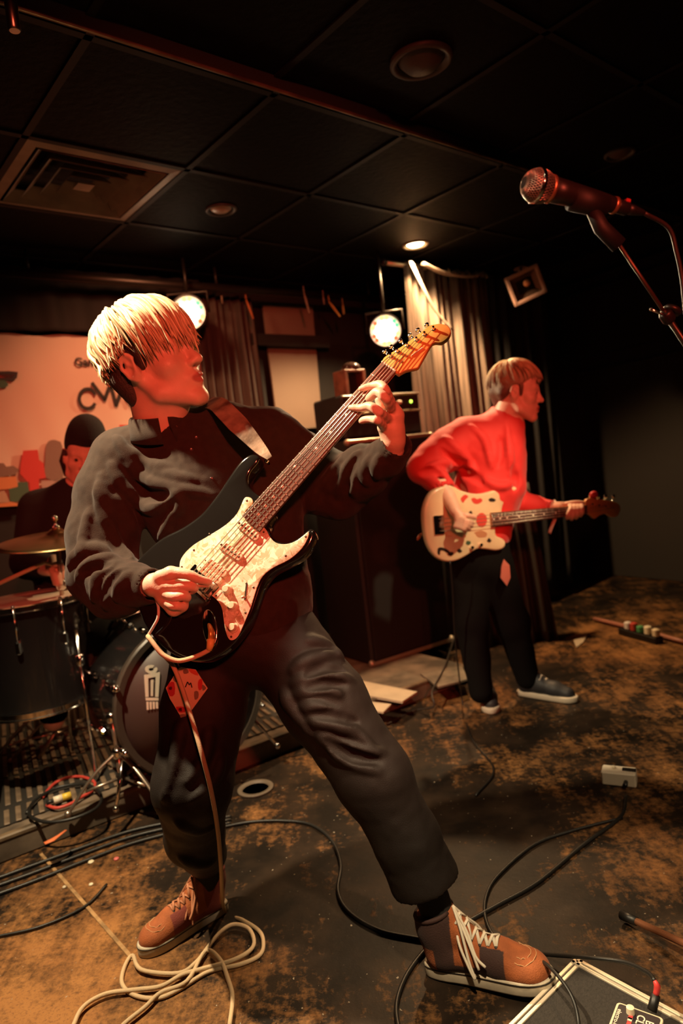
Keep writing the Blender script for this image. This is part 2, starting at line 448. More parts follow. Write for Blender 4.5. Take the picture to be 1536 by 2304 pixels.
# walls
def wall(name, p, q, z0, z1, t, m):
    p = np.asarray(p, float); q = np.asarray(q, float); d = q-p; c = (p+q)/2
    return struct(MB().box((c[0], c[1], (z0+z1)/2), (np.linalg.norm(d), t, z1-z0), rotz(math.atan2(d[1], d[0]))).build(name, m))
wb0 = W0-A2*3.0+B2*.06; wb1 = W0+A2*5.2+B2*.06
wall_back = wall('wall_back', wb0, wb1, 0, CEIL+.1, .12, BLACKP)
WR0 = Z(1312, 1298, 0)+np.array([.02, .5, 0]); WR1 = WR0+np.array([.52, -.86, 0])*6.6
wall_right = wall('wall_right', WR0+(WR0-WR1)*.14, WR1, 0, CEIL+.1, .12, mat('charcoal_wall_paint', (.022, .018, .015), .85, bump=.3, bscale=18))
wall_left = wall('wall_left', wb0, wb0-B2*7.5, 0, CEIL+.1, .12, BLACKP)
wall_front = wall('wall_front', (-4, -2.6, 0), (5, -2.6, 0), 0, CEIL+.1, .12, BLACKP)
# ceiling: lay-in tiles, far part lower than the near part
TILE = mat('black_ceiling_tile', (.0035, .0026, .0022), .65, spec=.06, bump=.8, bscale=38, var=.6, vscale=25)
BAR = mat('black_ceiling_bar', (.007, .005, .004), .6, spec=.2)
AC = R(39.5); RC = rotz(AC); CA = RC[:, 0]; CB = RC[:, 1]
beamA = Z(280, 85, CEIL); beamB = Z(1180, 385, CEIL)
bd = unit(beamB-beamA)
b0 = float(((beamA+beamB)/2) @ CB)             # the step of the ceiling lies at this CB
ceiling = struct(MB().box((.3, 2.6, CEIL+.16), (9, 11, .06)).build('ceiling', BLACKP))
vent_c = (Z(0, 450, CEIL)+Z(280, 490, CEIL)+Z(370, 380, CEIL)+Z(80, 325, CEIL))/4
T = .61
a0 = float(vent_c @ CA)-T/2
tile_mesh = None
def add_tile(i, bb, z, w=T, h=T):
    global tile_mesh
    c = CA*(a0+i*T+T/2)+CB*bb; 
    if tile_mesh is None:
        tile_mesh = MB().box((0, 0, 0), (T-.022, T-.022, .014), None, .004).build('ceiling_tile', TILE, ceiling, world=False)
        o = tile_mesh
    else:
        o = tile_mesh.copy(); COL.objects.link(o); o.parent = ceiling
    o.location = (c[0], c[1], z+.008); o.rotation_euler = (0, 0, AC)
    o.scale = (1, (h-.022)/(T-.022), 1)
far_rows = [(b0+.006+T*(j+.5), T) for j in range(7)]
vb = float(vent_c @ CB); sh = (vb-b0)/T-.5; sh = sh-round(sh)
far_rows = [(b0+T*(j+.5+sh), T) for j in range(0, 7)]
first = far_rows[0][0]-T/2
for j, (bb, h) in enumerate(far_rows):
    for i in range(-4, 6):
        c = CA*(a0+i*T+T/2)+CB*bb
        if abs(i) < .5 and abs(bb-vb) < .1: continue
        if c[0] < -3.2 or c[0] > 3.6 or c[1] > 7 or c[1] < 1: continue
        add_tile(i, bb, CEIL)
if first-b0 > .05:
    for i in range(-4, 6): add_tile(i, (first+b0)/2, CEIL, T, first-b0)
for j in range(4):
    for i in range(-3, 6):
        c = CA*(a0+i*T+T/2)+CB*(b0-T*(j+.5))
        if c[0] < -3 or c[0] > 3.6 or c[1] < -.6: continue
        add_tile(i, b0-T*(j+.5), CEIL+.04)
def bar(p, q, z, wdt=.024, name='ceiling_bar', m=BAR):
    c = (p+q)/2; d = q-p
    MB().box((c[0], c[1], z), (np.linalg.norm(d), wdt, .012), rotz(math.atan2(d[1], d[0]))).build(name, m, ceiling)
for j in range(1, 8):
    bb = first+T*(j-1) if j > 0 else first
    bar(CA*(a0-4*T)+CB*bb, CA*(a0+6*T)+CB*bb, CEIL)
for i in range(-4, 7):
    bar(CA*(a0+i*T)+CB*b0, CA*(a0+i*T)+CB*(b0+7*T), CEIL)
    bar(CA*(a0+i*T)+CB*b0, CA*(a0+i*T)+CB*(b0-4*T), CEIL+.04)
for j in range(1, 5): bar(CA*(a0-3*T)+CB*(b0-T*j), CA*(a0+6*T)+CB*(b0-T*j), CEIL+.04)
q = CA*(a0+1*T)+CB*b0
trim = struct(MB().box((q[0], q[1], CEIL+.028), (10*T, .014, .056), RC).build('trim_1', BLACKP))
MB().tube([CA*(a0-4*T)+CB*(b0-.006)+np.array([0, 0, CEIL-.004]), CA*(a0+6*T)+CB*(b0-.006)+np.array([0, 0, CEIL-.004])], .006, 8).build('corner_bead', mat('worn_corner_bead', (.30, .20, .14), .35, .6, var=-.6, vscale=9), trim, True)

# ------------------------------------------------------------------ drum riser
RISE = .085
r_a = Z(0, 1945, 0); r_b = Z(1050, 1535, 0); rd = unit(r_b-r_a); rn = np.array([-rd[1], rd[0], 0]); RR = np.stack([rd, rn, [0, 0, 1]], 1)
rl = np.linalg.norm(r_b-r_a)
ris = thing('drum_riser', 'low dark stage riser with worn edge under the drum kit', 'stage riser', (r_a+rd*.6+rn*.9)*[1, 1, 0])
def rp(a, b, z=0.): return r_a*[1, 1, 0]+rd*a+rn*b+np.array([0, 0, z])
RISM = mat('scuffed_riser_board', (.055, .040, .028), .55, var=2.2, vscale=7, bump=.3, bscale=30)
RDP = float((W0-r_a) @ rn)-.10
MB().box(rp((rl-1.6)/2+.03, RDP/2, RISE/2), (rl+1.6, RDP, RISE), RR, .006).build('deck', RISM, ris)
MB().box(rp((rl-1.6)/2+.03, .012, RISE-.004), (rl+1.6, .03, .02), RR, .005).build('edge_strip', mat('worn_riser_edge', (.16, .105, .06), .6, var=-.7, vscale=14), ris)
# ribbed mat over the left half of the riser
mt = thing('ribbed_mat', 'dark ribbed rubber mat lying under the drum kit', 'mat', rp(0, .4, RISE))
MATM = mat('mat_rubber', (.02, .016, .012), .7); RIBM = mat('mat_rib', (.20, .135, .085), .6, var=-.45, vscale=20)
MB().box(rp(.35, .70, RISE+.003), (2.3, 1.24, .006), RR).build('mat_base', MATM, mt)
for (w0_, w1_) in ((.075, .20), (.24, .50), (.53, .79), (.82, 1.06), (1.09, 1.28)):
    rib = None
    for i in range(56):
        aa = -.72+i*.0388
        c = rp(aa, (w0_+w1_)/2, RISE+.0085)
        if rib is None:
            rib = MB().box((0, 0, 0), (.019, w1_-w0_, .006), None, .002).build('rib', RIBM, mt, world=False)
            o = rib
        else: o = rib.copy(); COL.objects.link(o); o.parent = mt
        o.location = c-WM[mt][:3, 3]; o.rotation_euler = (0, 0, math.atan2(rd[1], rd[0])-R(8))
# ------------------------------------------------------------------ the electric guitar in front
GB = P(453, 1311, 1.53); GN = P(875, 832, 1.585)
gx = unit(GN-GB); yt = RT*.75-UP*.661
gn = -FW+.46*UP-.08*RT; gn = unit(gn-gx*(gn @ gx)); gy = np.cross(gn, gx)      # gy to the bass side
GM = np.eye(4); GM[:3, 0] = gx; GM[:3, 1] = gy; GM[:3, 2] = gn; GM[:3, 3] = GB
def gl(px, py, z=0.):
    "guitar-plane coordinates of a photo pixel at height z over the top of the body"
    v = P(px, py, 1)-CC; o = GB+gn*z; t = ((o-CC) @ gn)/(v @ gn); q = CC+v*t-GB
    return np.array([q @ gx, q @ gy])
SC = float((GN-GB) @ gx)                       # scale length
gtr = thing('electric_guitar', 'black electric guitar with pearl pickguard held by the blond player', 'guitar', M=Matrix(GM.tolist()))
GBLK = mat('black_guitar_lacquer', (.010, .009, .008), .12, coat=.8, bump=.03, bscale=8)
out = [(304, 1266), (329, 1237), (365, 1208), (410, 1185), (449, 1157), (472, 1131), (492, 1105), (514, 1071), (537, 1039), (557, 1023), (573, 1021), (583, 1029), (579, 1042), (563, 1062), (558, 1083), (566, 1102), (586, 1118),
       (615, 1150), (602, 1182), (609, 1205), (625, 1217), (645, 1220), (671, 1208), (693, 1190), (704, 1191), (708, 1204), (698, 1229), (677, 1253), (644, 1272), (611, 1290), (592, 1315), (580, 1348), (566, 1388), (545, 1422), (517, 1456), (484, 1479), (455, 1489), (415, 1484), (375, 1464), (342, 1432), (318, 1392), (305, 1348), (300, 1304)]
o2 = spline([gl(*p) for p in out], 4, True)
body = MB().prism(o2, -.044, 0, .009, 4).build('body', GBLK, gtr, world=False, auto=50)
def pearl():
    m = mat('pearl_plastic', (.80, .70, .52), .22, coat=.4); nt = m.node_tree; b = nt.nodes['Principled BSDF']; N = nt.nodes.new; L = nt.links.new
    tc = N('ShaderNodeTexCoord'); n = N('ShaderNodeTexNoise'); n.inputs['Scale'].default_value = 34; n.inputs['Detail'].default_value = 2; n.inputs['Distortion'].default_value = 1.6
    vo = N('ShaderNodeTexVoronoi'); vo.inputs['Scale'].default_value = 70; mixv = N('ShaderNodeMix'); mixv.data_type = 'RGBA'; mixv.inputs[0].default_value = .06
    L(tc.outputs['Object'], n.inputs['Vector']); L(tc.outputs['Object'], mixv.inputs[6]); L(n.outputs['Color'], mixv.inputs[7]); L(mixv.outputs[2], vo.inputs['Vector'])
    sp = N('ShaderNodeSeparateColor'); L(vo.outputs['Color'], sp.inputs[0]); rp_ = N('ShaderNodeValToRGB')
    e = rp_.color_ramp.elements; e[0].color = (.50, .41, .25, 1); e[1].color = (.84, .76, .60, 1); e[0].position = .05; e[1].position = .85
    L(sp.outputs[0], rp_.inputs[0]); L(rp_.outputs[0], b.inputs['Base Color']); return m
PEARL = pearl()
pg = [(557, 1119), (549, 1124), (534, 1156), (508, 1182), (472, 1205), (436, 1227), (413, 1250), (405, 1270), (409, 1292), (430, 1305), (455, 1312), (473, 1324), (473, 1336), (492, 1354), (501, 1374), (506, 1410), (513, 1434), (522, 1441), (536, 1432), (550, 1403), (566, 1364), (579, 1322), (592, 1297), (615, 1278), (652, 1259), (680, 1234), (694, 1208), (694, 1197), (685, 1204), (664, 1219), (641, 1225), (620, 1221), (606, 1206), (598, 1191), (570, 1170), (550, 1155), (569, 1133), (566, 1122)]
MB().prism(spline([gl(*p) for p in pg], 3, True), .0005, .003, .0008, 2).build('pickguard', PEARL, gtr, world=False, auto=50)
SCREWD = mat('dark_screw', (.12, .09, .06), .35, .8)
for p in [(556, 1127), (437, 1238), (410, 1276), (472, 1202), (555, 1313), (571, 1322), (553, 1379), (521, 1433), (487, 1340), (643, 1251), (688, 1208), (594, 1198)]:
    q = gl(*p); MB().lathe([(.0001, .0045), (.0022, .004), (.0026, .003)], (q[0], q[1], 0), n=8).build('screw', SCREWD, gtr, True, False)
CREAM = mat('cream_pickup_plastic', (.74, .64, .46), .3); CHROME = mat('chrome', (.85, .82, .78), .12, 1.)
def rrect(l, wd, r, n=4):
    o = []
    for cx, cy, a0_ in ((l/2-r, wd/2-r, 0), (-l/2+r, wd/2-r, 90), (-l/2+r, -wd/2+r, 180), (l/2-r, -wd/2+r, 270)):
        for a in np.linspace(a0_, a0_+90, n): o.append((cx+r*math.cos(R(a)), cy+r*math.sin(R(a))))
    return np.array(o)
for (pa, pb) in (((530, 1170), (584, 1215)), ((492, 1221), (545, 1258))):
    c = (gl(*pa, .006)+gl(*pb, .006))/2; d = gl(*pb, .006)-gl(*pa, .006); ang = math.atan2(d[1], d[0]); Rm = rotz(ang)
    m = MB().prism(rrect(.070, .019, .009), .002, .0095, .0015, 2).xf(Rm, (c[0], c[1], 0)); pu = m.build('pickup', CREAM, gtr, world=False, auto=50)
    for i in range(6):
        p = Rm @ np.array([(i-2.5)*.0104, 0, 0]); MB().lathe([(.0026, .009), (.0026, .0105), (.0001, .0108)], (c[0]+p[0], c[1]+p[1], 0), n=8).build('pole_piece', SCREWD, pu, True, False)
c = gl(477, 1283, .006); d = gl(545, 1258, .006)-gl(492, 1221, .006); Rm = rotz(math.atan2(d[1], d[0]))
pu = MB().prism(rrect(.072, .019, .009), .002, .0095, .0015, 2).xf(Rm, tuple(Rm @ np.array([0, .0095, 0])+[c[0], c[1], 0])).prism(rrect(.001, .001, .0004), .002, .003).build('humbucker', CREAM, gtr, world=False, auto=50)
MB().prism(rrect(.072, .019, .009), .002, .0095, .0015, 2).xf(Rm, tuple(Rm @ np.array([0, -.0095, 0])+[c[0], c[1], 0])).build('coil', CREAM, pu, world=False, auto=50)
for rr_ in (-.0095, .0095):
    for i in range(6):
        p = Rm @ np.array([(i-2.5)*.0104, rr_, 0]); MB().lathe([(.0015, .009), (.0015, .0101), (.0001, .0102)], (c[0]+p[0], c[1]+p[1], 0), n=8).build('pole_piece', SCREWD, pu, True, False)
for p in [(508, 1325), (521, 1362), (522, 1411)]:
    q = gl(*p, .012); MB().lathe([(.0118, .003), (.0118, .0055), (.0092, .0075), (.0078, .0165), (.0068, .0178), (.0001, .0180)], (q[0], q[1], 0), n=24).build('control_knob', CREAM, gtr, world=False, auto=40)
qa, qb = gl(556, 1314), gl(552, 1350); d = qb-qa
sw = MB().box((*(qa+qb)/2, .0035), (np.linalg.norm(d), .0035, .002), rotz(math.atan2(d[1], d[0]))).build('selector_slot', SCREWD, gtr, world=False)
q = gl(553, 1345); MB().tube([(q[0], q[1], .003), (q[0], q[1], .012), (q[0]-.002, q[1], .020)], [.0016, .0025, .0032], 8).build('selector_tip', CREAM, sw, True, False)
# bridge
br = MB().box((.004, 0, .003), (.034, .083, .005), None, .0015).build('bridge_plate', CHROME, gtr, world=False)
for i in range(6): MB().box((-.001, (i-2.5)*.0106, .0095), (.020, .0098, .008), None, .002).build('saddle', CHROME, br, world=False)
MB().box((-.018, 0, .004), (.010, .083, .007), None, .002).build('bridge_lip', CHROME, br, world=False)
# jack plate
q = gl(473, 1413); d = gl(478, 1450)-gl(468, 1385); ang = math.atan2(d[1], d[0])
jp = MB().prism([(.042*math.cos(t), .0165*math.sin(t)) for t in np.linspace(0, 2*math.pi, 33)[:-1]], 0, .004, .002, 2).xf(rotz(ang), (q[0], q[1], 0)).build('jack_plate', CHROME, gtr, world=False, auto=50)
# neck and fretboard
FE = float(gl(570, 1178, .012)[0]); FT = .0135
MAPLE = mat('maple_neck', (.72, .34, .085), .3, coat=.5, var=.15, vscale=6, stretch=(1, 12, 12)); ROSE = mat('rosewood_fretboard', (.10, .045, .028), .5, var=.9, vscale=12, stretch=(1, 14, 14), bump=.1, bscale=90)
def nw(x): return .0285+(.0215-.0285)*(x-FE)/(SC-FE)
ny0 = float((GN-GB) @ gy)
V = []; xs = np.linspace(FE, SC, 13); prof = [(-1, 0), (-.96, -.006), (-.8, -.013), (-.45, -.0185), (0, -.0205), (.45, -.0185), (.8, -.013), (.96, -.006), (1, 0)]
for x in xs:
    for a, z in prof: V.append((x, a*nw(x), FT-.006+z*(1 if x < SC-.02 else .8)))
F = [(i*9+j, i*9+j+1, (i+1)*9+j+1, (i+1)*9+j) for i in range(12) for j in range(8)]
F += [(i*9, (i+1)*9, (i+1)*9+8, i*9+8) for i in range(12)]+[tuple(range(9))[::-1], tuple(range(108, 117))]
neck = obj('neck', V, F, MAPLE, gtr, True, False); neck.data.set_sharp_from_angle(angle=R(50))
m = MB(); n9 = 7
for x in np.linspace(FE-.004, SC, 5):
    pass
V = []
for x in (FE-.004, SC):
    for j in range(n9):
        a = -1+2*j/(n9-1); V.append((x, a*nw(x), FT-.0012*a*a))
    for j in range(n9):
        a = 1-2*j/(n9-1); V.append((x, a*nw(x), FT-.007))
k = 2*n9; F = [(j, (j+1) % k, k+(j+1) % k, k+j) for j in range(k)]+[tuple(range(k))[::-1], tuple(range(k, 2*k))]
fb = obj('fretboard', V, F, ROSE, gtr, False, False)
FRET = mat('fret_wire', (.80, .72, .60), .25, .9)
fx = [SC*2**(-i/12) for i in range(23)]
for i in range(1, 23):
    if fx[i] < FE: continue
    wv = nw(fx[i]); MB().tube([(fx[i], a*wv, FT-.0012*a*a+.0003) for a in np.linspace(-1, 1, 5)], .0013, 6).build('fret', FRET, fb, True, False)
DOT = mat('pearl_dot', (.80, .72, .58), .25)
for i in (3, 5, 7, 9, 12, 15, 17, 19, 21):
    x = (fx[i]+fx[i-1])/2
    for y in ((-.011, .011) if i == 12 else (0,)):
        MB().lathe([(.0034, FT-.001), (.0034, FT+.0002), (.0001, FT+.0003)], (x, y, 0), n=14).build('position_dot', DOT, fb, True, False)
MB().box((SC+.0015, 0, FT+.0005), (.0045, 2*nw(SC), .006), None, .001).build('nut', mat('bone_nut', (.75, .66, .50), .4), gtr, world=False)
# headstock
hs = [(861, 820), (893, 842), (899, 841), (913, 834), (937, 829), (944, 821), (957, 798), (973, 773), (992, 772), (1007, 762), (1014, 746), (1006, 733), (990, 729), (975, 731), (963, 735), (938, 755), (902, 781), (872, 799), (862, 808)]
hd = MB().prism(spline([gl(*p, .004) for p in hs], 3, True), -.008, .006, .002, 2).build('headstock', MAPLE, gtr, world=False, auto=50)
tun = [(879, 801), (894, 790), (916, 777), (937, 764), (955, 752), (975, 740)]
for i, p in enumerate(tun):
    q = gl(*p, .010); tu = MB().lathe([(.0052, .006), (.0052, .0085), (.0033, .0095), (.0033, .0185), (.0026, .020), (.0001, .0202)], (q[0], q[1], 0), n=14).build('tuner', CHROME, hd, world=False, auto=40)
    e = q+np.array([.004, .022]); MB().tube([(q[0], q[1]+.006, -.004), (e[0], e[1], -.003)], .0028, 8).sphere((e[0], e[1]+.004, -.002), (.0065, .0045, .0045), 10, 8).build('tuner_button', CHROME, hd, True, False)
STR = mat('steel_string', (.62, .55, .48), .3, .9)
for i in range(6):
    ys = (2.5-i)*.0104; yn = (2.5-i)*.0069; q = gl(*tun[i], .010)
    MB().tube([(-.002, ys, .0145), (SC, yn, FT+.0035), (q[0], q[1], .0135)], [.0011-.0001*i]*3, 6).build('string', STR, gtr, True, False)
q = gl(954, 790, .006); MB().box((q[0]-.012, q[1]+.012, .008), (.034, .003, .003), rotz(R(-14)), .001).build('string_tree', CREAM, hd, world=False)
# strap over the player's shoulder
STRAP = mat('worn_leather_strap', (.10, .065, .042), .38, bump=.5, bscale=45, col2=(.36, .27, .19), vscale=22)
sp = [P(606, 1030, 1.585), P(586, 1010, 1.60), P(548, 968, 1.625), P(512, 930, 1.665), P(488, 908, 1.72), P(462, 905, 1.80)]
q = spline(sp, 6); V = []; k = len(q)
for i in range(k):
    t = unit(q[min(i+1, k-1)]-q[max(i-1, 0)]); nn = unit(CC-q[i]); nn = unit(nn+np.array([0, 0, .5])); s_ = unit(np.cross(t, nn)); nn = np.cross(s_, t)
    wd = .007+.018*min(1, i/14.); 
    for a, z in ((-1, 0), (1, 0), (1, -.003), (-1, -.003)): V.append(q[i]+s_*a*wd+nn*z)
F = [(i*4+j, i*4+(j+1) % 4, (i+1)*4+(j+1) % 4, (i+1)*4+j) for i in range(k-1) for j in range(4)]+[(3, 2, 1, 0), tuple(range(4*k-4, 4*k))]
st = obj('strap', V, F, STRAP, gtr, False); st['label'] = 'worn brown leather strap'
q = gl(598, 1030); MB().lathe([(.004, -.03), (.003, -.02), (.006, -.014), (.0001, -.012)], (q[0]-.004, q[1], .0), n=12).build('strap_button', CHROME, gtr, True, False)
# ------------------------------------------------------------------ the bass guitar
def plane_frame(Bp, Np, lean):
    x = unit(Np-Bp); n = -FW+UP*lean; n = unit(n-x*(n @ x)); y = np.cross(n, x)
    M = np.eye(4); M[:3, 0] = x; M[:3, 1] = y; M[:3, 2] = n; M[:3, 3] = Bp
    def f(px, py, z=0.):
        v = P(px, py, 1)-CC; o = Bp+n*z; t = ((o-CC) @ n)/(v @ n); q = CC+v*t-Bp; return np.array([q @ x, q @ y])
    return M, f, x, y, n
BB = P(988, 1181, 3.02); BN = P(1316, 1146, 3.26)
BMx, bl, bx_, by_, bn_ = plane_frame(BB, BN, -.05)
bass = thing('bass_guitar', 'cream bass guitar covered in stickers held by player in red', 'guitar', M=Matrix(BMx.tolist()))
CREAMB = mat('cream_bass_lacquer', (.72, .58, .36), .3, coat=.4, var=-.12, vscale=10)
bo = [(1013, 1092), (1037, 1103), (1062, 1110), (1088, 1110), (1117, 1101), (1142, 1094), (1163, 1096), (1169, 1106), (1161, 1117), (1139, 1128), (1131, 1141), (1128, 1160), (1118, 1180), (1115, 1194), (1118, 1206), (1131, 1212), (1138, 1221), (1134, 1233), (1117, 1239), (1093, 1236), (1073, 1236), (1051, 1250), (1026, 1262), (1000, 1263), (978, 1250), (962, 1221), (955, 1181), (955, 1145), (967, 1113), (986, 1098)]
MB().prism(spline([bl(*p) for p in bo], 3, True), -.042, 0, .01, 3).build('body', CREAMB, bass, world=False, auto=50)
BSC = float((BN-BB) @ bx_); bfe = float(bl(1105, 1170, .01)[0])
ROSE2 = mat('dark_rosewood', (.06, .025, .016), .5); MAPLE2 = mat('maple_bass_neck', (.62, .30, .10), .35)
def bw(x): return .031+(.021-.031)*(x-bfe)/(BSC-bfe)
V = [(x, s*bw(x), z) for x in (bfe, BSC) for s, z in ((-1, .012), (1, .012), (1, .004), (.6, -.010), (-.6, -.010), (-1, .004))]
nk_ = obj('neck', V, [(0, 1, 7, 6), (1, 2, 8, 7), (2, 3, 9, 8), (3, 4, 10, 9), (4, 5, 11, 10), (5, 0, 6, 11), (5, 4, 3, 2, 1, 0), (6, 7, 8, 9, 10, 11)], MAPLE2, bass, False, False)
V = [(x, s*bw(x), z) for x in (bfe, BSC) for s, z in ((-1, .016), (1, .016), (1, .012), (-1, .012))]
fb2 = obj('fretboard', V, [(0, 1, 5, 4), (1, 2, 6, 5), (2, 3, 7, 6), (3, 0, 4, 7), (3, 2, 1, 0), (4, 5, 6, 7)], ROSE2, bass, False, False)
for i in range(1, 21):
    x = BSC*2**(-i/12)
    if x > bfe: MB().tube([(x, -bw(x), .0162), (x, bw(x), .0162)], .0013, 6).build('fret', FRET, fb2, True, False)
for i in (3, 5, 7, 9, 12, 15, 17, 19):
    x = BSC*2**(-(i-.5)/12)
    if x > bfe: MB().lathe([(.004, .0155), (.004, .0165), (.0001, .0166)], (x, 0, 0), n=12).build('position_dot', DOT, fb2, True, False)
ho = [(1316, 1126), (1328, 1121), (1348, 1124), (1366, 1126), (1387, 1132), (1394, 1145), (1387, 1161), (1373, 1163), (1361, 1156), (1346, 1160), (1336, 1167), (1325, 1158), (1316, 1153)]
hd2 = MB().prism(spline([bl(*p, .005) for p in ho], 3, True), -.006, .010, .002, 2).build('headstock', MAPLE2, bass, world=False, auto=50)
for i, p in enumerate([(1330, 1134), (1345, 1137), (1360, 1139), (1376, 1142)]):
    q = bl(*p, .012); MB().lathe([(.007, .010), (.007, .013), (.005, .022), (.0001, .023)], (q[0], q[1], 0), n=12).build('tuner', CHROME, hd2, world=False, auto=40)
    e = bl(p[0]-2+2*i, 1117, .0); MB().tube([(q[0], q[1], 0), (e[0], e[1], 0)], .003, 8).sphere((e[0], e[1], 0), (.011, .010, .005), 12, 8).build('tuner_button', CHROME, hd2, True, False)
    yb = (1.5-i)*.018; MB().tube([(0, yb, .017), (BSC, (1.5-i)*.010, .0195), (q[0], q[1], .020)], .0011, 6).build('string', STR, bass, True, False)
br = MB().box((-.004, 0, .004), (.05, .085, .008), None, .002).build('bridge', CHROME, bass, world=False)
q = bl(1332, 1113); MB().sphere((q[0], q[1], .01), (.022, .018, .016), 12, 8).build('red_ribbon', mat('red_ribbon', (.55, .02, .03), .6), hd2, True, False)
# stickers and scratch plate
BLKS = mat('black_sticker', (.02, .016, .014), .4); REDS = mat('red_sticker', (.60, .06, .045), .4); GRNS = mat('green_sticker', (.05, .09, .05), .4); TAN = mat('tan_sticker', (.42, .20, .10), .5)
def sticker(pix, m, z=.0012, n=3): MB().prism(spline([bl(*p) for p in pix], n, True), .0002, z).build('sticker', m, bass, world=False)
def blob(cx, cy, rx, ry, m, seed, k=9):
    r_ = np.random.default_rng(seed); sticker([(cx+rx*r_.uniform(.6, 1.15)*math.cos(t), cy+ry*r_.uniform(.6, 1.15)*math.sin(t)) for t in np.linspace(0, 2*math.pi, k+1)[:-1]], m)
sticker([(1083+12*math.cos(t), 1170+16*math.sin(t)) for t in np.linspace(0, 2*math.pi, 17)[:-1]], REDS, .0015)
sticker([(1060, 1122), (1067, 1120), (1073, 1123), (1080, 1121), (1085, 1126), (1079, 1132), (1070, 1134), (1063, 1130)], REDS)
sticker([(1036, 1122), (1045, 1113), (1053, 1117), (1047, 1124), (1041, 1131)], REDS)
blob(1107, 1125, 9, 5, BLKS, 1); blob(1134, 1111, 4, 6, TAN, 2); blob(1058, 1157, 6, 7, BLKS, 3); blob(1053, 1222, 5, 6, GRNS, 4); blob(1033, 1240, 6, 5, BLKS, 5); blob(1100, 1216, 6, 5, BLKS, 6); blob(1013, 1246, 7, 5, BLKS, 7)
sticker([(985, 1233), (996, 1232), (1008, 1238), (1014, 1246), (1006, 1244), (996, 1239), (990, 1240), (989, 1248), (984, 1246)], BLKS)
blob(1082, 1202, 17, 9, TAN, 8, 12)
for i in range(6): sticker([(981, 1160+i*7.0), (998, 1160+i*7.0), (998, 1164.6+i*7.0), (981, 1164.6+i*7.0)], BLKS, n=1)
for x in (982, 996): sticker([(x-1.5, 1160), (x+1.5, 1160), (x+1.5, 1200), (x-1.5, 1200)], BLKS, .0014, 1)
for x, y in ((1062, 1232), (1082, 1226)): 
    q = bl(x, y, .01); MB().lathe([(.009, 0), (.008, .014), (.0001, .015)], (q[0], q[1], 0), n=14).build('control_knob', CHROME, bass, world=False, auto=40)
bst = spline([P(954, 1200, 3.06), P(945, 1205, 3.10), P(938, 1214, 3.08)], 4)
MB().tube(bst, [.02, .018, .016, .014, .012, .011, .01, .009, .006][:len(bst)], 8, .25).build('strap_tail', mat('tan_leather', (.30, .12, .06), .6), bass, True)
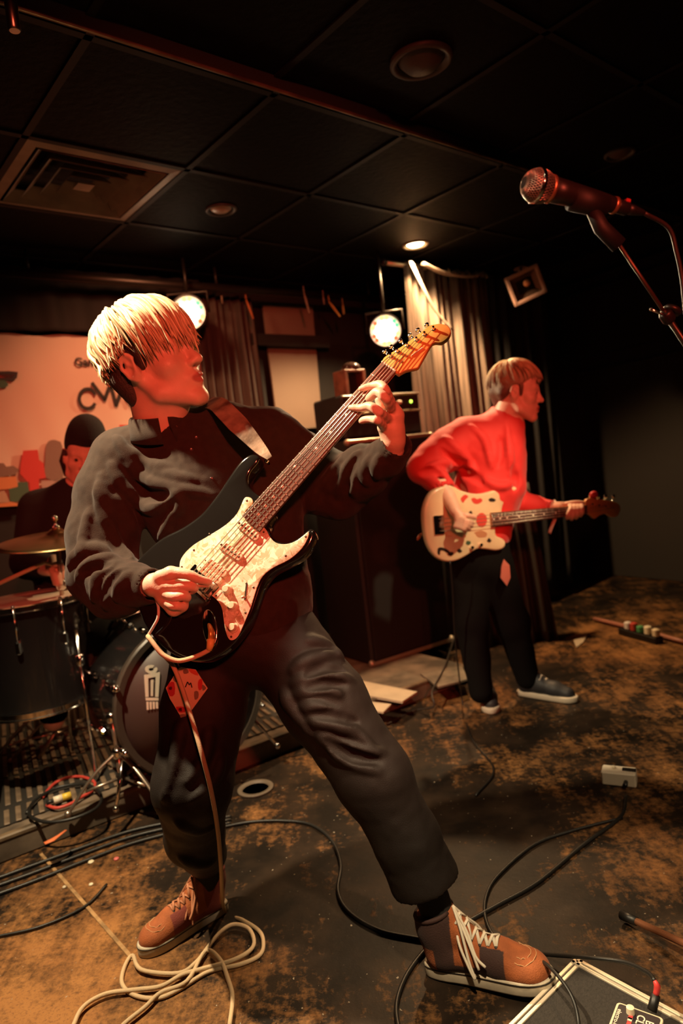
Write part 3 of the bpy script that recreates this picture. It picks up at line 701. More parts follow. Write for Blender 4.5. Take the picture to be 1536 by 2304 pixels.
# ------------------------------------------------------------------ people: shared sculpting
SKIN = mat('skin', (.68, .42, .31), .48, bump=.12, bscale=300, var=.12, vscale=30, attr=('lip', (.42, .10, .09)))
EYEW = mat('eye_white', (.6, .55, .5), .25); EYED = mat('iris', (.05, .035, .03), .2)
def cat_mesh(parts):
    V, Q, L = [], [], []; n = 0
    for p in parts:
        V.append(p[0]); Q.append(p[1]+n); L.append(p[2] if len(p) > 2 else np.zeros(len(p[0]))); n += len(p[0])
    return np.concatenate(V), np.concatenate(Q), np.concatenate(L)
def head_mesh(h=.0028, neck=.16, neck_back=.03, open_mouth=0., jaw=1.):
    "x to the right ear, y to the face, z up; origin between the ears"
    v = Vol((-.11, -.14, -.24), (.11, .15, .16), h)
    v.ell((0, -.018, .048), (.077, .098, .083), 0)
    v.ell((0, .040, .045), (.062, .046, .056), .03)
    v.ell((0, .045, -.015), (.058, .045, .052), .03)
    v.ell((0, .046, -.062), (.048*jaw, .044, .042), .03)
    for s in (-1, 1):
        v.cap((s*.060, -.002, -.030), (s*.052*jaw, .022, -.068), .014, .015, .022)
        v.cap((s*.052*jaw, .022, -.068), (s*.014, .078, -.098), .015, .015, .022)
        v.ell((s*.043, .060, -.016), (.020, .020, .016), .022)
        v.cap((s*.044, .070, .031), (s*.013, .085, .028), .009, .010, .014)
    v.ell((0, .082, -.096), (.018, .016, .016), .02)
    v.cap((0, .086, .024), (0, .108, -.016), .0085, .0105, .012)
    v.ell((0, .110, -.019), (.011, .011, .010), .008)
    for s in (-1, 1):
        v.ell((s*.0125, .099, -.023), (.0075, .010, .0075), .008)
        v.ell((s*.031, .098, .010), (.017, .016, .0105), .014, op='s')
        v.ell((s*.031, .0755, .010), (.0135, .0125, .0125), .003)
        v.cap((s*.019, .0845, .016), (s*.044, .0765, .015), .0035, .0035, .004)
        v.cap((s*.019, .0845, .003), (s*.044, .076, .004), .003, .003, .004)
        v.ell((s*.006, .104, -.028), (.0035, .006, .003), .003, op='s')
    v.ell((0, .083, -.056), (.026, .018, .020), .014)
    zo = open_mouth
    v.chain([(-.023, .088, -.055), (-.008, .0995, -.0505), (0, .0995, -.052), (.008, .0995, -.0505), (.023, .088, -.055)], [.003, .0055, .005, .0055, .003], .004)
    v.chain([(-.021, .087, -.060-zo), (0, .0985, -.0645-zo), (.021, .087, -.060-zo)], [.003, .0068, .003], .004)
    v.chain([(-.023, .094, -.0565), (0, .1045, -.0568-zo*.5), (.023, .094, -.0565)], .0018+zo*.3, .002, op='s')
    for s in (-1, 1):
        E_ = rotz(s*R(-24)) @ rotx(R(-12))
        v.ell((s*.079, -.010, .004), (.0075, .0195, .032), .006, E_)
        v.ell((s*.074, -.004, -.012), (.008, .012, .018), .008, E_)
        v.ell((s*.0885, -.004, .004), (.006, .0105, .018), .004, E_, op='s')
        v.chain([(s*.083, .006, .022), (s*.088, -.006, .033), (s*.0885, -.022, .026), (s*.088, -.027, .006), (s*.084, -.018, -.016), (s*.080, -.004, -.027)], .0042, .003)
        v.chain([(s*.082, .004, .0), (s*.0845, -.012, .012), (s*.085, -.014, .02)], .0032, .004)
    v.chain([(0, -.028, -.02), (0, -.034, -.09), (0, -.034-neck_back, -.045-neck)], [.056, .052, .060], .03)
    v.cap((0, .008, -.105), (0, -.004-neck_back, -.16), .024, .026, .03)
    v.blur(1)
    V, Q = v.mesh(); V = relax(V, Q, 1, .4)
    d = np.abs(V-np.array([0, .097, -.0575])); m = (d[:, 0] < .024) & (d[:, 2] < .0135+zo) & (V[:, 1] > .084)
    g = np.clip(1-(d[:, 0]/.025)**2-((V[:, 2]+.0575)/(.0135+zo))**2, 0, 1)
    return V, Q, np.where(m, np.clip(g*2.2, 0, .85), 0)
def head_frame(yaw, pitch, roll):
    "yaw 0 faces the camera, 90 faces photo right; pitch up, roll towards the shown ear"
    Fd = RT*math.sin(R(yaw))-FW*math.cos(R(yaw)); Ud = UP.copy()
    Fd2 = Fd*math.cos(R(pitch))+Ud*math.sin(R(pitch)); Ud = Ud*math.cos(R(pitch))-Fd*math.sin(R(pitch))
    X = np.cross(Fd2, Ud)                      # his right
    Ud2 = Ud*math.cos(R(roll))+X*math.sin(R(roll)); X = np.cross(Fd2, Ud2)
    return np.stack([X, Fd2, Ud2], 1)
def locks(n, fn, seed, wid=(.005, .010), flat=.45, seg=9, sides=5):
    "hair built from tapering clumps; fn(i, rng) gives the points of one clump in head space"
    r_ = np.random.default_rng(seed); mb = MB(); tone = []
    for i in range(n):
        pts = fn(i, r_)
        if pts is None: continue
        q = spline(pts, max(2, seg//(len(pts)-1)+1)); k = len(q); t = np.linspace(0, 1, k)
        rad = r_.uniform(*wid)*np.clip(np.minimum(.45+t*2.2, 1)*np.power(1-t, .55)+.04, .04, 1)
        before = len(mb.V); out = unit(q[k//2]-np.array([0, -.01, .03]))
        mb.tube(q, rad, sides, flat, hint=np.cross(q[-1]-q[0], out), caps=False)
        tone += [np.clip(r_.normal(.5, .27), 0, 1)]*(len(mb.V)-before)
    return mb, np.array(tone)
def finger(v, pts, rad, k=.004): v.chain(pts, rad, k, smooth=3)
# ------------------------------------------------------------------ the blond guitarist
g1 = thing('person', 'blond person in dark shirt leaning back and playing a black electric guitar', 'person', (-.15, 1.7, 0))
SHIRT = mat('brown_corduroy_shirt', (.029, .018, .0125), .88, spec=.2, bump=.3, bscale=650, var=.25, vscale=60, sheen=.08)
PANTS = mat('black_trousers', (.0125, .0080, .0062), .65, bump=.25, bscale=500, spec=.3)
HAIRB = mat('blond_hair', (.78, .61, .38), .45, attr=('tone', (.36, .22, .11)))
HAIRD = mat('dark_undercut_hair', (.035, .018, .012), .6, bump=.6, bscale=260)
# joints
hL = Z(972, 2184, 0); tL = Z(1214, 2234, 0); uL = unit(tL-hL)
tR = Z(322, 2150, 0); uR = np.array([math.cos(R(40)), math.sin(R(40)), 0]); hR = tR+uR*.276*.88; AN = tR+uR*.212+np.array([0, 0, .12])
J = dict(hipR=P(485, 1440, 1.74), kneeR=P(432, 1765, 1.62), ankR=AN, hipL=P(628, 1440, 1.72), kneeL=P(838, 1745, 1.62), ankL=P(985, 2070, 1.61),
         pel=P(555, 1420, 1.74), belly=P(500, 1250, 1.76), chest=P(425, 1090, 1.79), neck=P(372, 955, 1.76), shR=P(268, 1040, 1.74), shL=P(596, 990, 1.83),
         elR=P(205, 1290, 1.70), wrR=P(338, 1318, 1.535), elL=P(765, 1110, 1.83), wrL=P(884, 1012, 1.64))
# head
HS = 1.09; HO = P(351, 825, 1.70); HF = head_frame(66, 14, 14)
def hw(p): return (np.asarray(p)*HS) @ HF.T+HO
Vh, Qh, Lh = head_mesh(.0026); Vh = hw(Vh)
# hands and the rest of the body (one continuous figure)
bv = Vol(P(150, 1500, 1.75)-[.05, .35, .25], P(930, 900, 1.75)+[.02, .2, .12], .0075)
bv.chain([J['pel'], J['belly'], J['chest'], J['neck']], [.11, .10, .105, .055], .05)
bv.cap(J['shR'], J['shL'], .06, .06, .05)
bv.chain([J['shR'], J['elR'], J['wrR']], [.052, .04, .027], .03); bv.chain([J['shL'], J['elL'], J['wrL']], [.052, .04, .027], .03)
bv.cap(J['neck'], hw((0, -.035, -.09)), .058, .052, .03)
# strumming hand
rv = Vol(P(325, 1400, 1.50)-[.03, .14, .03], P(485, 1255, 1.50)+[.03, .10, .03], .0022); D = 1.475
def rp_(x, y, d=0): return P(x, y, D+d)
rv.chain([P(332, 1318, 1.54), rp_(350, 1316, .035), rp_(372, 1318, .02)], [.024, .0245, .022], .012)
rv.ell(rp_(380, 1332, .026), (.026, .022, .034), .014)
rv.chain([rp_(360, 1298, .012), rp_(384, 1290, .004), rp_(404, 1289, .0)], [.015, .014, .0115], .010)
finger(rv, [rp_(400, 1289, 0), rp_(424, 1293, -.003), rp_(447, 1303, .004), rp_(471, 1309, .016)], [.0112, .0100, .0088, .0072])            # index
finger(rv, [rp_(372, 1318, .006), rp_(400, 1319, -.004), rp_(424, 1319, .000), rp_(437, 1323, .012), rp_(428, 1331, .026)], [.0108, .0098, .0094, .0088, .008])   # middle
finger(rv, [rp_(370, 1335, .012), rp_(392, 1342, -.006), rp_(412, 1340, -.006), rp_(420, 1345, .008), rp_(408, 1350, .022)], [.0108, .0100, .0095, .009, .008])   # ring
finger(rv, [rp_(372, 1350, .020), rp_(386, 1362, .000), rp_(400, 1363, -.003), rp_(409, 1366, .010), rp_(400, 1368, .022)], [.0105, .0088, .0082, .0078, .007])    # little
finger(rv, [rp_(372, 1312, .034), rp_(405, 1312, .030), rp_(436, 1310, .026), rp_(466, 1314, .022)], [.0145, .0122, .0105, .0085])           # thumb
rv.chain([rp_(372, 1345, .03), rp_(392, 1368, .026), rp_(410, 1362, .02)], [.02, .0165, .014], .01)
V3, Q3 = rv.mesh(); V3 = relax(V3, Q3, 1, .4)
# fretting hand
lv = Vol(P(780, 1040, 1.62)-[.02, .10, .03], P(925, 850, 1.62)+[.03, .10, .03], .0022)
def nd(px, py): 
    q = gl(px, py, FT+.006); p = GB+gx*q[0]+gy*q[1]+gn*(FT+.006); return (p-CC) @ FW
def fp(x, y, d=0): return P(x, y, nd(x, y)+d)
lv.chain([J['wrL']+.0, P(884, 990, 1.625), P(884, 965, 1.615)], [.026, .027, .027], .012)
lv.chain([P(884, 968, 1.615), P(889, 935, 1.605), P(884, 914, 1.60)], [.022, .019, .0135], .012)
lv.chain([P(880, 970, 1.615), P(872, 945, 1.60)], [.021, .014], .012); lv.chain([P(876, 975, 1.62), P(860, 962, 1.605)], [.020, .0125], .012)
lv.ell(P(884, 966, 1.625), (.022, .020, .036), .012)
finger(lv, [P(882, 912, 1.598), fp(868, 880, -.012), fp(856, 866, -.010), fp(838, 868, .000), fp(812, 875, .002)], [.0112, .0100, .0094, .0084, .0068])
finger(lv, [P(882, 925, 1.60), fp(868, 898, -.022), fp(850, 882, -.024), fp(836, 891, -.010), fp(828, 897, .001)], [.0112, .0102, .0098, .0088, .007])
finger(lv, [P(875, 945, 1.598), fp(852, 926, -.020), fp(832, 914, -.018), fp(812, 918, -.004), fp(789, 917, .001)], [.0112, .0098, .0094, .0084, .0068])
finger(lv, [P(864, 962, 1.60), fp(850, 947, -.008), fp(838, 944, .0), fp(822, 944, .008), fp(812, 948, .014)], [.0100, .0085, .0082, .0076, .0062])
finger(lv, [P(880, 972, 1.64), P(866, 940, 1.665), P(852, 900, 1.665)], [.016, .0125, .010])
V4, Q4 = lv.mesh(); V4 = relax(V4, Q4, 1, .4)
V2, Q2 = bv.mesh()
Vb, Qb, Lb = cat_mesh([(Vh, Qh, Lh), (V2, Q2), (V3, Q3), (V4, Q4)])
obj('body', Vb, Qb, SKIN, g1, attrs={'lip': Lb})
# hair: dark undercut below, long blond bowl on top
uv_ = Vol((-.11, -.14, -.10), (.11, .13, .16), .0035)
uv_.ell((0, -.020, .046), (.0805, .1015, .087), 0)
uv_.chain([(0, -.085, 0), (0, -.070, -.035), (0, -.058, -.058)], [.036, .030, .022], .03)
for s in (-1, 1): uv_.cap((s*.048, -.062, -.01), (s*.040, -.052, -.055), .030, .022, .02); uv_.cap((s*.070, .016, .03), (s*.069, .014, -.002), .012, .006, .01)
uv_.plane((0, .035, 0), (0, 1, -.15), .01)
Vu, Qu = uv_.mesh(); obj('undercut', hw(Vu), Qu, HAIRD, g1)
HCc = np.array([0, -.012, .040]); HR_ = np.array([.089, .107, .098]); CR = np.array([.012, -.048, 0])
def hpt(phi, th, lift=0.):
    "phi 0 = towards the face, + to the right ear; th = angle down from the crown"
    a = np.array([math.sin(phi)*math.sin(th), math.cos(phi)*math.sin(th), math.cos(th)])
    a = rotx(R(22)) @ a                       # crown sits towards the back
    return HCc+a*(HR_+lift)
def blond(i, r_):
    phi = r_.uniform(-math.pi, math.pi); c = math.cos(phi)
    end = R(104)+.10*r_.normal() if c > .35 else R(88)+.09*r_.normal()
    if c > .35: end = R(110+8*c)+.09*r_.normal()
    elif c < -.5: end = R(86)+.10*r_.normal()
    st = abs(r_.normal(0, R(22))); 
    if st > end-.7: st = R(8)
    lf = r_.uniform(-.008, .010); pts = []; sw = r_.normal(0, .10)+.18*math.sin(phi)*(c > 0); ph = r_.uniform(0, 6)
    for t in np.linspace(0, 1, 6):
        th = st+(end-st)*t; p = hpt(phi+sw*t*t-.10*t, th, lf+.012*math.sin(math.pi*min(t*1.15, 1))+.003*math.sin(ph+7*t))
        if t > .75: p = p+np.array([0, 0, -1])*(t-.75)*.035+unit(p*[1, 1, 0])*(t-.75)*r_.normal(.016, .028)
        pts.append(p)
    return pts
hm, tone = locks(760, blond, 5, (.0040, .0115), .5, 10, 5)
cap = Vol((-.13, -.16, -.10), (.13, .16, .18), .004)
cap.ell(HCc, HR_-.008, 0); 
n_ = rotx(R(22)) @ np.array([0, .16, -1.]); cap.plane(HCc+np.array([0, 0, .004]), n_, .01)
Vc, Qc = cap.mesh()
o = obj('hair', hw(np.array(hm.V)), hm.F, HAIRB, g1, attrs={'tone': tone}); o['label'] = 'blond bowl-cut hair'
obj('hair_underlayer', hw(Vc), Qc, HAIRB, g1, attrs={'tone': np.full(len(Vc), .9)})
# shirt
sv = Vol(P(140, 1420, 1.75)-[.03, .30, .06], P(935, 880, 1.75)+[.03, .22, .10], .0042)
sv.chain([P(575, 1360, 1.74), P(520, 1250, 1.755), P(455, 1120, 1.775), P(420, 1030, 1.79)], [.145, .142, .150, .130], .04)
sv.chain([P(628, 1300, 1.74), P(596, 1120, 1.79)], [.07, .10], .04)
sv.chain([P(290, 1035, 1.75), P(385, 985, 1.785), P(500, 975, 1.81), P(600, 985, 1.83)], [.078, .072, .075, .076], .04)
sv.chain([P(274, 1040, 1.742), P(250, 1110, 1.735), P(232, 1200, 1.72), P(232, 1282, 1.69)], [.082, .084, .082, .086], .03)
sv.chain([P(232, 1285, 1.69), P(265, 1312, 1.62), P(305, 1316, 1.565), P(328, 1318, 1.545)], [.082, .066, .048, .041], .02)
sv.chain([P(232, 1300, 1.69), P(250, 1340, 1.66), P(290, 1345, 1.60)], [.065, .052, .036], .03)
sv.chain([P(600, 990, 1.83), P(690, 1055, 1.835), P(765, 1095, 1.82)], [.085, .085, .080], .03)
sv.chain([P(765, 1095, 1.82), P(820, 1060, 1.74), P(868, 1030, 1.665), P(884, 1012, 1.64)], [.080, .066, .044, .039], .02)
sv.chain([P(700, 1110, 1.82), P(760, 1128, 1.80)], [.05, .045], .03)
d0, d1 = 1.3, 2.1
FO = [([(262, 985), (279, 1010), (314, 1066), (369, 1093), (423, 1104), (478, 1116)], .013), ([(250, 1045), (268, 1085), (300, 1118), (337, 1145), (369, 1131), (394, 1106)], .012),
      ([(225, 1070), (240, 1120), (272, 1165), (290, 1200)], .011), ([(218, 1090), (230, 1140), (246, 1196), (270, 1238), (296, 1256)], .012), ([(392, 1150), (375, 1185), (357, 1218)], .007),
      ([(330, 1050), (380, 1068), (440, 1080)], .009), ([(395, 1110), (408, 1130), (400, 1152)], .008), ([(290, 1010), (330, 1040), (380, 1050)], .008),
      ([(158, 1272), (172, 1250), (208, 1234), (245, 1240)], .011), ([(176, 1305), (194, 1276), (222, 1262), (252, 1252)], .010), ([(212, 1350), (222, 1300), (257, 1270)], .011),
      ([(238, 1368), (248, 1313), (280, 1283)], .011), ([(262, 1350), (268, 1318), (292, 1292)], .008), ([(200, 1150), (190, 1200), (178, 1250)], .008), ([(262, 1120), (290, 1160), (305, 1210)], .008),
      ([(699, 1150), (708, 1109), (733, 1085), (752, 1050)], .011), ([(733, 1105), (755, 1070), (765, 1035)], .010), ([(761, 1118), (770, 1077), (789, 1043), (808, 1020)], .011), ([(796, 1112), (792, 1070), (812, 1035)], .010),
      ([(825, 1090), (820, 1060), (832, 1030)], .009), ([(640, 935), (680, 970), (720, 1010)], .008), ([(846, 1075), (846, 1050), (852, 1028)], .007)]
for pix, r_ in FO: sv.ridge(pix, r_, d0, d1, .014, .15)
for pix, r_ in [([(300, 1085), (345, 1115), (375, 1112)], .010), ([(240, 1180), (262, 1225), (285, 1250)], .010), ([(185, 1290), (215, 1278), (245, 1265)], .009), ([(228, 1345), (240, 1310), (268, 1285)], .008), ([(720, 1115), (745, 1080), (756, 1050)], .009), ([(780, 1105), (782, 1065), (800, 1035)], .008)]:
    sv.ridge(pix, r_, d0, d1, .012, -.2, 's')
# collar and cuffs, neck opening
nk = hw((0, -.045, -.135)); nax = unit(hw((0, -.034, -.07))-nk)
sv.cap(nk-nax*.02, nk+nax*.14, .060, .058, .006, 's')
cf = frame(nax, HF[:, 1])
def ring(rad, hgt, ph): return nk+cf[:, 0]*rad*math.cos(ph)+cf[:, 1]*rad*math.sin(ph)+nax*hgt
Fdir = HF[:, 1]*.45-FW*.9; fa = math.atan2(Fdir @ cf[:, 1], Fdir @ cf[:, 0])
for a_, b_, r_ in ((P(312, 1317, 1.560), P(336, 1318, 1.538), .043), (P(872, 1026, 1.66), P(888, 1004, 1.63), .041)): sv.cap(a_, b_, r_, r_-.001, .006)
for a_, b_, r_ in ((P(322, 1317, 1.55), P(352, 1318, 1.52), .034), (P(880, 1016, 1.645), P(896, 992, 1.61), .033)): sv.cap(a_, b_, r_, r_, .004, 's')
Vs, Qs = sv.mesh(); Vs = relax(Vs, Qs, 1, .4); N_ = vnorm(Vs, Qs)
Vs = Vs+N_*(.0022*noise3(Vs*22, 3)+.0012*noise3(Vs*60, 4))[:, None]
sh = obj('shirt', Vs, Qs, SHIRT, g1); sh['label'] = 'dark brown corduroy shirt'
# folded collar
V = []; na = 40; prof_n = 8
for i in range(na+1):
    a = fa+.16+(2*math.pi-.32)*i/na; f = abs(math.cos((a-fa)/2))**5          # 1 at the front
    pr_ = [(.0725, -.016), (.0690, .012), (.0665, .036-.012*f), (.0690, .041-.012*f), (.0735, .037-.012*f), (.0800+.006*f, .010-.012*f), (.0875+.012*f, -.010-.024*f), (.0845+.010*f, -.011-.024*f)]
    V += [ring(r_, h_, a) for r_, h_ in pr_]
F = [(i*8+j, i*8+(j+1) % 8, (i+1)*8+(j+1) % 8, (i+1)*8+j) for i in range(na) for j in range(8)]+[tuple(range(8))[::-1], tuple(range(na*8, na*8+8))]
obj('collar', V, F, SHIRT, sh)
for (x, y) in ((396, 962), (441, 985), (430, 1012), (476, 1078)):
    h, t = sv.hit(x, y, d0, d1)
    if h is not None: MB().lathe([(.0052, -.001), (.0056, .0015), (.004, .0025), (.0001, .002)], h, unit(CC-h), 12).build('button', mat('dark_button', (.05, .02, .018), .3), sh, True)
# trousers
tv = Vol((-.56, 1.25, .06), (.34, 2.0, .98), .0045)
tv.chain([P(540, 1330, 1.75), P(560, 1420, 1.74)], [.128, .135], .03)
tv.chain([J['hipR'], P(458, 1600, 1.68), J['kneeR'], P(438, 1880, 1.72), AN+[0, 0, .05]], [.105, .098, .090, .070, .058], .03)
tv.chain([P(452, 1680, 1.66), P(400, 1790, 1.66)], [.075, .045], .03)
tv.chain([J['hipL'], P(728, 1580, 1.66), J['kneeL'], P(918, 1895, 1.61), P(960, 1996, 1.61)], [.108, .100, .087, .075, .068], .03)
tv.cap(P(540, 1440, 1.70), P(575, 1455, 1.70), .085, .08, .04)
FT_ = [([(660, 1510), (695, 1486), (735, 1474), (765, 1478)], .012), ([(662, 1540), (705, 1520), (750, 1518), (790, 1530)], .013), ([(668, 1562), (705, 1550), (740, 1552), (765, 1562)], .010), ([(684, 1588), (722, 1596), (760, 1612), (790, 1634)], .010), ([(698, 1618), (750, 1626), (800, 1650), (840, 1684)], .013), ([(716, 1650), (760, 1676), (815, 1690), (862, 1692)], .012),
       ([(745, 1690), (800, 1720), (850, 1735)], .010), ([(408, 1630), (400, 1680), (390, 1730), (368, 1798)], .012), ([(470, 1640), (460, 1700), (420, 1760)], .010), ([(500, 1700), (480, 1760), (430, 1800)], .009), ([(640, 1560), (660, 1600), (700, 1650)], .011),
       ([(400, 1850), (440, 1870), (480, 1860)], .008), ([(410, 1930), (450, 1945), (485, 1935)], .008), ([(690, 1440), (735, 1450), (770, 1480)], .009)]
for pix, r_ in FT_: tv.ridge(pix, r_*1.1, 1.2, 2.1, .016, .15, taper='fade')
for pix, r_ in [([(690, 1518), (730, 1502), (770, 1508)], .009), ([(690, 1548), (730, 1538), (775, 1541)], .008), ([(700, 1608), (760, 1612), (800, 1624)], .010), ([(735, 1668), (790, 1700), (850, 1712)], .010)]: tv.ridge(pix, r_, 1.2, 2.1, .012, -.2, 's')
# turned-up hem on the forward leg
hx = unit(P(968, 2015, 1.61)-P(918, 1895, 1.61)); c0 = P(941, 1946, 1.61)
tv.cap(c0-hx*.012, c0+hx*.03, .080, .083, .003)
tv.plane(P(445, 2014, 1.80)+np.array([0, 0, -.002]), (0, 0, -1), 0) if False else None
for hc, hv_, ri in ((P(950, 1966, 1.61), hx, .060), (AN+[-.004, -.012, .062], unit(AN-P(438, 1880, 1.72)), .050)):
    tv.cap(hc+hv_*.16, hc+hv_*.20, .16, .16, .002, 's'); tv.cap(hc-hv_*.03, hc+hv_*.12, ri, ri, .002, 's')
Vt, Qt = tv.mesh(); Vt = relax(Vt, Qt, 1, .4); N_ = vnorm(Vt, Qt); Vt = Vt+N_*(.0022*noise3(Vt*16, 9)+.001*noise3(Vt*50, 5))[:, None]
tr = obj('trousers', Vt, Qt, PANTS, g1); tr['label'] = 'black loose trousers'
# dark socks / lower legs
lg = Vol((-.6, 1.3, 0.02), (.34, 2.0, .45), .005)
SOCK = mat('black_sock', (.012, .01, .009), .9)
lg.chain([AN+[0, -.02, .14], AN+[0, 0, -.03]], [.046, .040], .01); Vl, Ql = lg.mesh(); obj('sock', Vl, Ql, SOCK, g1)
lg = Vol((-.1, 1.3, 0.02), (.34, 2.0, .45), .005)
lg.chain([P(938, 1930, 1.61), hL+uL*.036+[0, 0, .13], hL+uL*.04+[0, 0, .05]], [.046, .037, .034], .01); Vl, Ql = lg.mesh(); obj('sock', Vl, Ql, SOCK, g1)

# ------------------------------------------------------------------ suede high-top shoes
RUST = mat('rust_suede', (.40, .105, .028), .8, bump=.35, bscale=350, var=-.25, vscale=40, sheen=.3); RUBBER = mat('off_white_rubber', (.62, .53, .40), .55, var=-.25, vscale=30)
DARKC = mat('dark_canvas', (.045, .018, .014), .8); STRIPE = mat('black_foxing_stripe', (.02, .015, .012), .6)
def shoe(heel, toe, pitch, lace, label, mirror=1, loops=(), high=DARKC, S=1.):
    d = (toe-heel)*[1, 1, 0]; ang = math.atan2(d[1], d[0]); L = .285
    Rm = S*(rotz(ang) @ roty(-R(pitch))); root = thing('shoe', label, 'shoe', heel*[1, 1, 0], 'orange suede high-top shoes of the blond player')
    root.parent = None
    def out2(w, ins=0.):
        o = []
        for t in np.linspace(0, 1, 29)[:-1]:
            o.append(t)
        top = spline([(-.012, 0), (-.006, .022), (.03, .033), (.09, .031), (.15, .037), (.21, .047), (.25, .044), (.278, .028), (.288, .004), (.282, -.016), (.262, -.034), (.22, -.044), (.15, -.039), (.09, -.033), (.03, -.032), (-.006, -.022)], 3, True)
        c = np.array([.14, 0]); n = (top-c)*[1-ins/.14, 1-ins/.04]+c
        n[:, 1] *= mirror; return n
    sp_ = heel*[1, 1, 0]
    def put(mb, name, m, **k): mb.xf(Rm, sp_); return mb.build(name, m, root, **k)
    sole = put(MB().prism(out2(1), .0, .034, .006, 3), 'sole', RUBBER, auto=45)
    put(MB().prism(out2(1, -.0009), .0255, .0285, .0), 'stripe', STRIPE)
    v = Vol((-.03, -.07, .02), (.31, .07, .20), .003)
    v.chain([(.035, 0, .055), (.10, 0, .058), (.17, .002*mirror, .052), (.235, .003*mirror, .038)], [.037, .036, .041, .035], .02)
    v.ell((.225, .002*mirror, .038), (.055, .042, .034), .02)
    v.chain([(.042, 0, .06), (.030, 0, .115), (.030, 0, .150)], [.038, .041, .044], .03)
    v.chain([(.13, 0, .075), (.085, 0, .108), (.062, 0, .140)], [.026, .027, .026], .02)
    v.plane((0, 0, .030), (0, 0, -1)); v.plane((.03, 0, .158), (-.25, 0, 1))
    V, Q = v.mesh(); V = relax(V, Q, 1, .4)
    toebox = (V[:, 0] > .188) | ((V[:, 0] < .03) & (V[:, 2] < .085)) | ((np.abs(V[:, 1]) < .022) & (V[:, 2] > .06)) | ((np.abs(V[:, 1]) > .02) & (V[:, 0] > .075) & (V[:, 0] < .135) & (V[:, 2] > .052))
    a = (~toebox).astype(float)
    um = mat('suede_and_canvas_'+('dark' if high is DARKC else 'red'), (.40, .105, .028), .8, bump=.35, bscale=350, var=-.25, vscale=40, sheen=.08, attr=('panel', (.045, .018, .014) if high is DARKC else (.20, .035, .022)))
    up = obj('upper', V @ Rm.T+sp_, Q, um, root, attrs={'panel': a})
    # stitched lines over the toe, eyelets and laces
    F_ = v
    def surf(x, y):
        zz = np.arange(.20, .02, -.0008); i = np.rint((np.array([x, y, 0])-v.lo)/v.h).astype(int)
        f = v.F[i[0], i[1], np.clip(np.rint((zz-v.lo[2])/v.h).astype(int), 0, v.n[2]-1)]; j = np.nonzero(f < 0)[0]
        return np.array([x, y, zz[j[0]] if len(j) else .05])
    for rr_ in (.020, .030):
        put(MB().tube([surf(.222+rr_*math.cos(t)*1.1, rr_*math.sin(t)*1.05)+[0, 0, .0008] for t in np.linspace(-1.9, 1.9, 18)], .0009, 5), 'stitching', mat('pale_thread', (.55, .30, .14), .7), smooth=True)
    rows = [(.172, .018), (.154, .0195), (.136, .0205), (.118, .021), (.100, .0215), (.086, .022)]
    lm = lace; Lc = put(MB().tube([surf(.172, -.018)+[0, 0, .002], surf(.172, 0)+[0, 0, .005], surf(.172, .018)+[0, 0, .002]], .0042, 8, .5), 'lace', lm, smooth=True)
    for i in range(len(rows)-1):
        (x0, y0), (x1, y1) = rows[i], rows[i+1]
        for s in (-1, 1):
            put(MB().tube([surf(x0, s*y0)+[0, 0, .002], surf((x0+x1)/2, 0)+[0, 0, .007+.002*s], surf(x1, -s*y1)+[0, 0, .002]], .0040, 8, .5), 'lace', lm, smooth=True)
        for s in (-1, 1): put(MB().lathe([(.0035, -.001), (.0035, .001), (.002, .0012)], surf(x0, s*(y0+.001)), (0, s*.6, .8), 10), 'eyelet', STRIPE, smooth=True)
    top = surf(.080, 0)
    for pts in loops:
        put(MB().tube(spline([top+[0, 0, .006]]+[np.array(p) for p in pts], 6), .0032, 8), 'lace', lm, smooth=True)
    put(MB().tube([(.03+.044*math.cos(t), .044*math.sin(t), .154+.010*math.cos(t)) for t in np.linspace(.4, 2*math.pi-.4, 24)], .0055, 8), 'padded_collar', high, smooth=True)
    return root
WLACE = mat('white_lace', (.70, .62, .50), .8); RLACE = mat('rust_lace', (.50, .20, .10), .8)
shoe(hL, tL, 4, WLACE, 'orange suede high-top shoe with white laces beside the pedalboard', 1,
     [[(.10, -.03, .135), (.115, -.052, .075), (.125, -.060, .045), (.118, -.058, .055), (.098, -.045, .10), (.085, -.02, .125)], [(.11, -.02, .125), (.13, -.045, .085), (.15, -.050, .066)], [(.10, .02, .13), (.115, .04, .10), (.125, .046, .08)], [(.095, -.012, .140), (.120, -.040, .10), (.135, -.053, .06)]])
shoe(hR, tR, 0, RLACE, 'orange suede shoe with rust laces and pale toe beside the coiled cable', -1,
     [[(.10, .03, .125), (.125, .05, .085), (.14, .054, .065), (.125, .05, .075), (.10, .035, .105)], [(.105, .02, .12), (.13, .05, .07), (.135, .058, .045)], [(.10, -.03, .12), (.12, -.05, .08)], [(.11, .01, .115), (.15, .042, .062)]], mat('oxblood_canvas', (.20, .035, .022), .8), .88)
# ------------------------------------------------------------------ the bass player in red
g2 = thing('person', 'person in bright red shirt bent over a cream bass guitar', 'person', (.72, 3.2, 0))
REDSH = mat('red_shirt_cloth', (.62, .022, .020), .75, bump=.25, bscale=200, sheen=.2)
BD = 3.22; hs2 = 1.04; HF2 = head_frame(76, -6, 4); HO2 = P(1162, 888, BD)
def hw2(p): return (np.asarray(p)*hs2) @ HF2.T+HO2
Vh, Qh, Lh = head_mesh(.0034, open_mouth=.002); Vh = hw2(Vh)
bv = Vol(P(905, 1620, 3.2)-[.1, .45, .1], P(1360, 880, 3.2)+[.12, .45, .1], .010)
nk2 = P(1142, 958, 3.25)
bv.cap(hw2((0, -.035, -.08)), nk2, .052, .06, .03)
bv.chain([nk2, P(1105, 1030, 3.27), P(1085, 1130, 3.27), P(1075, 1240, 3.27)], [.07, .13, .125, .12], .05)
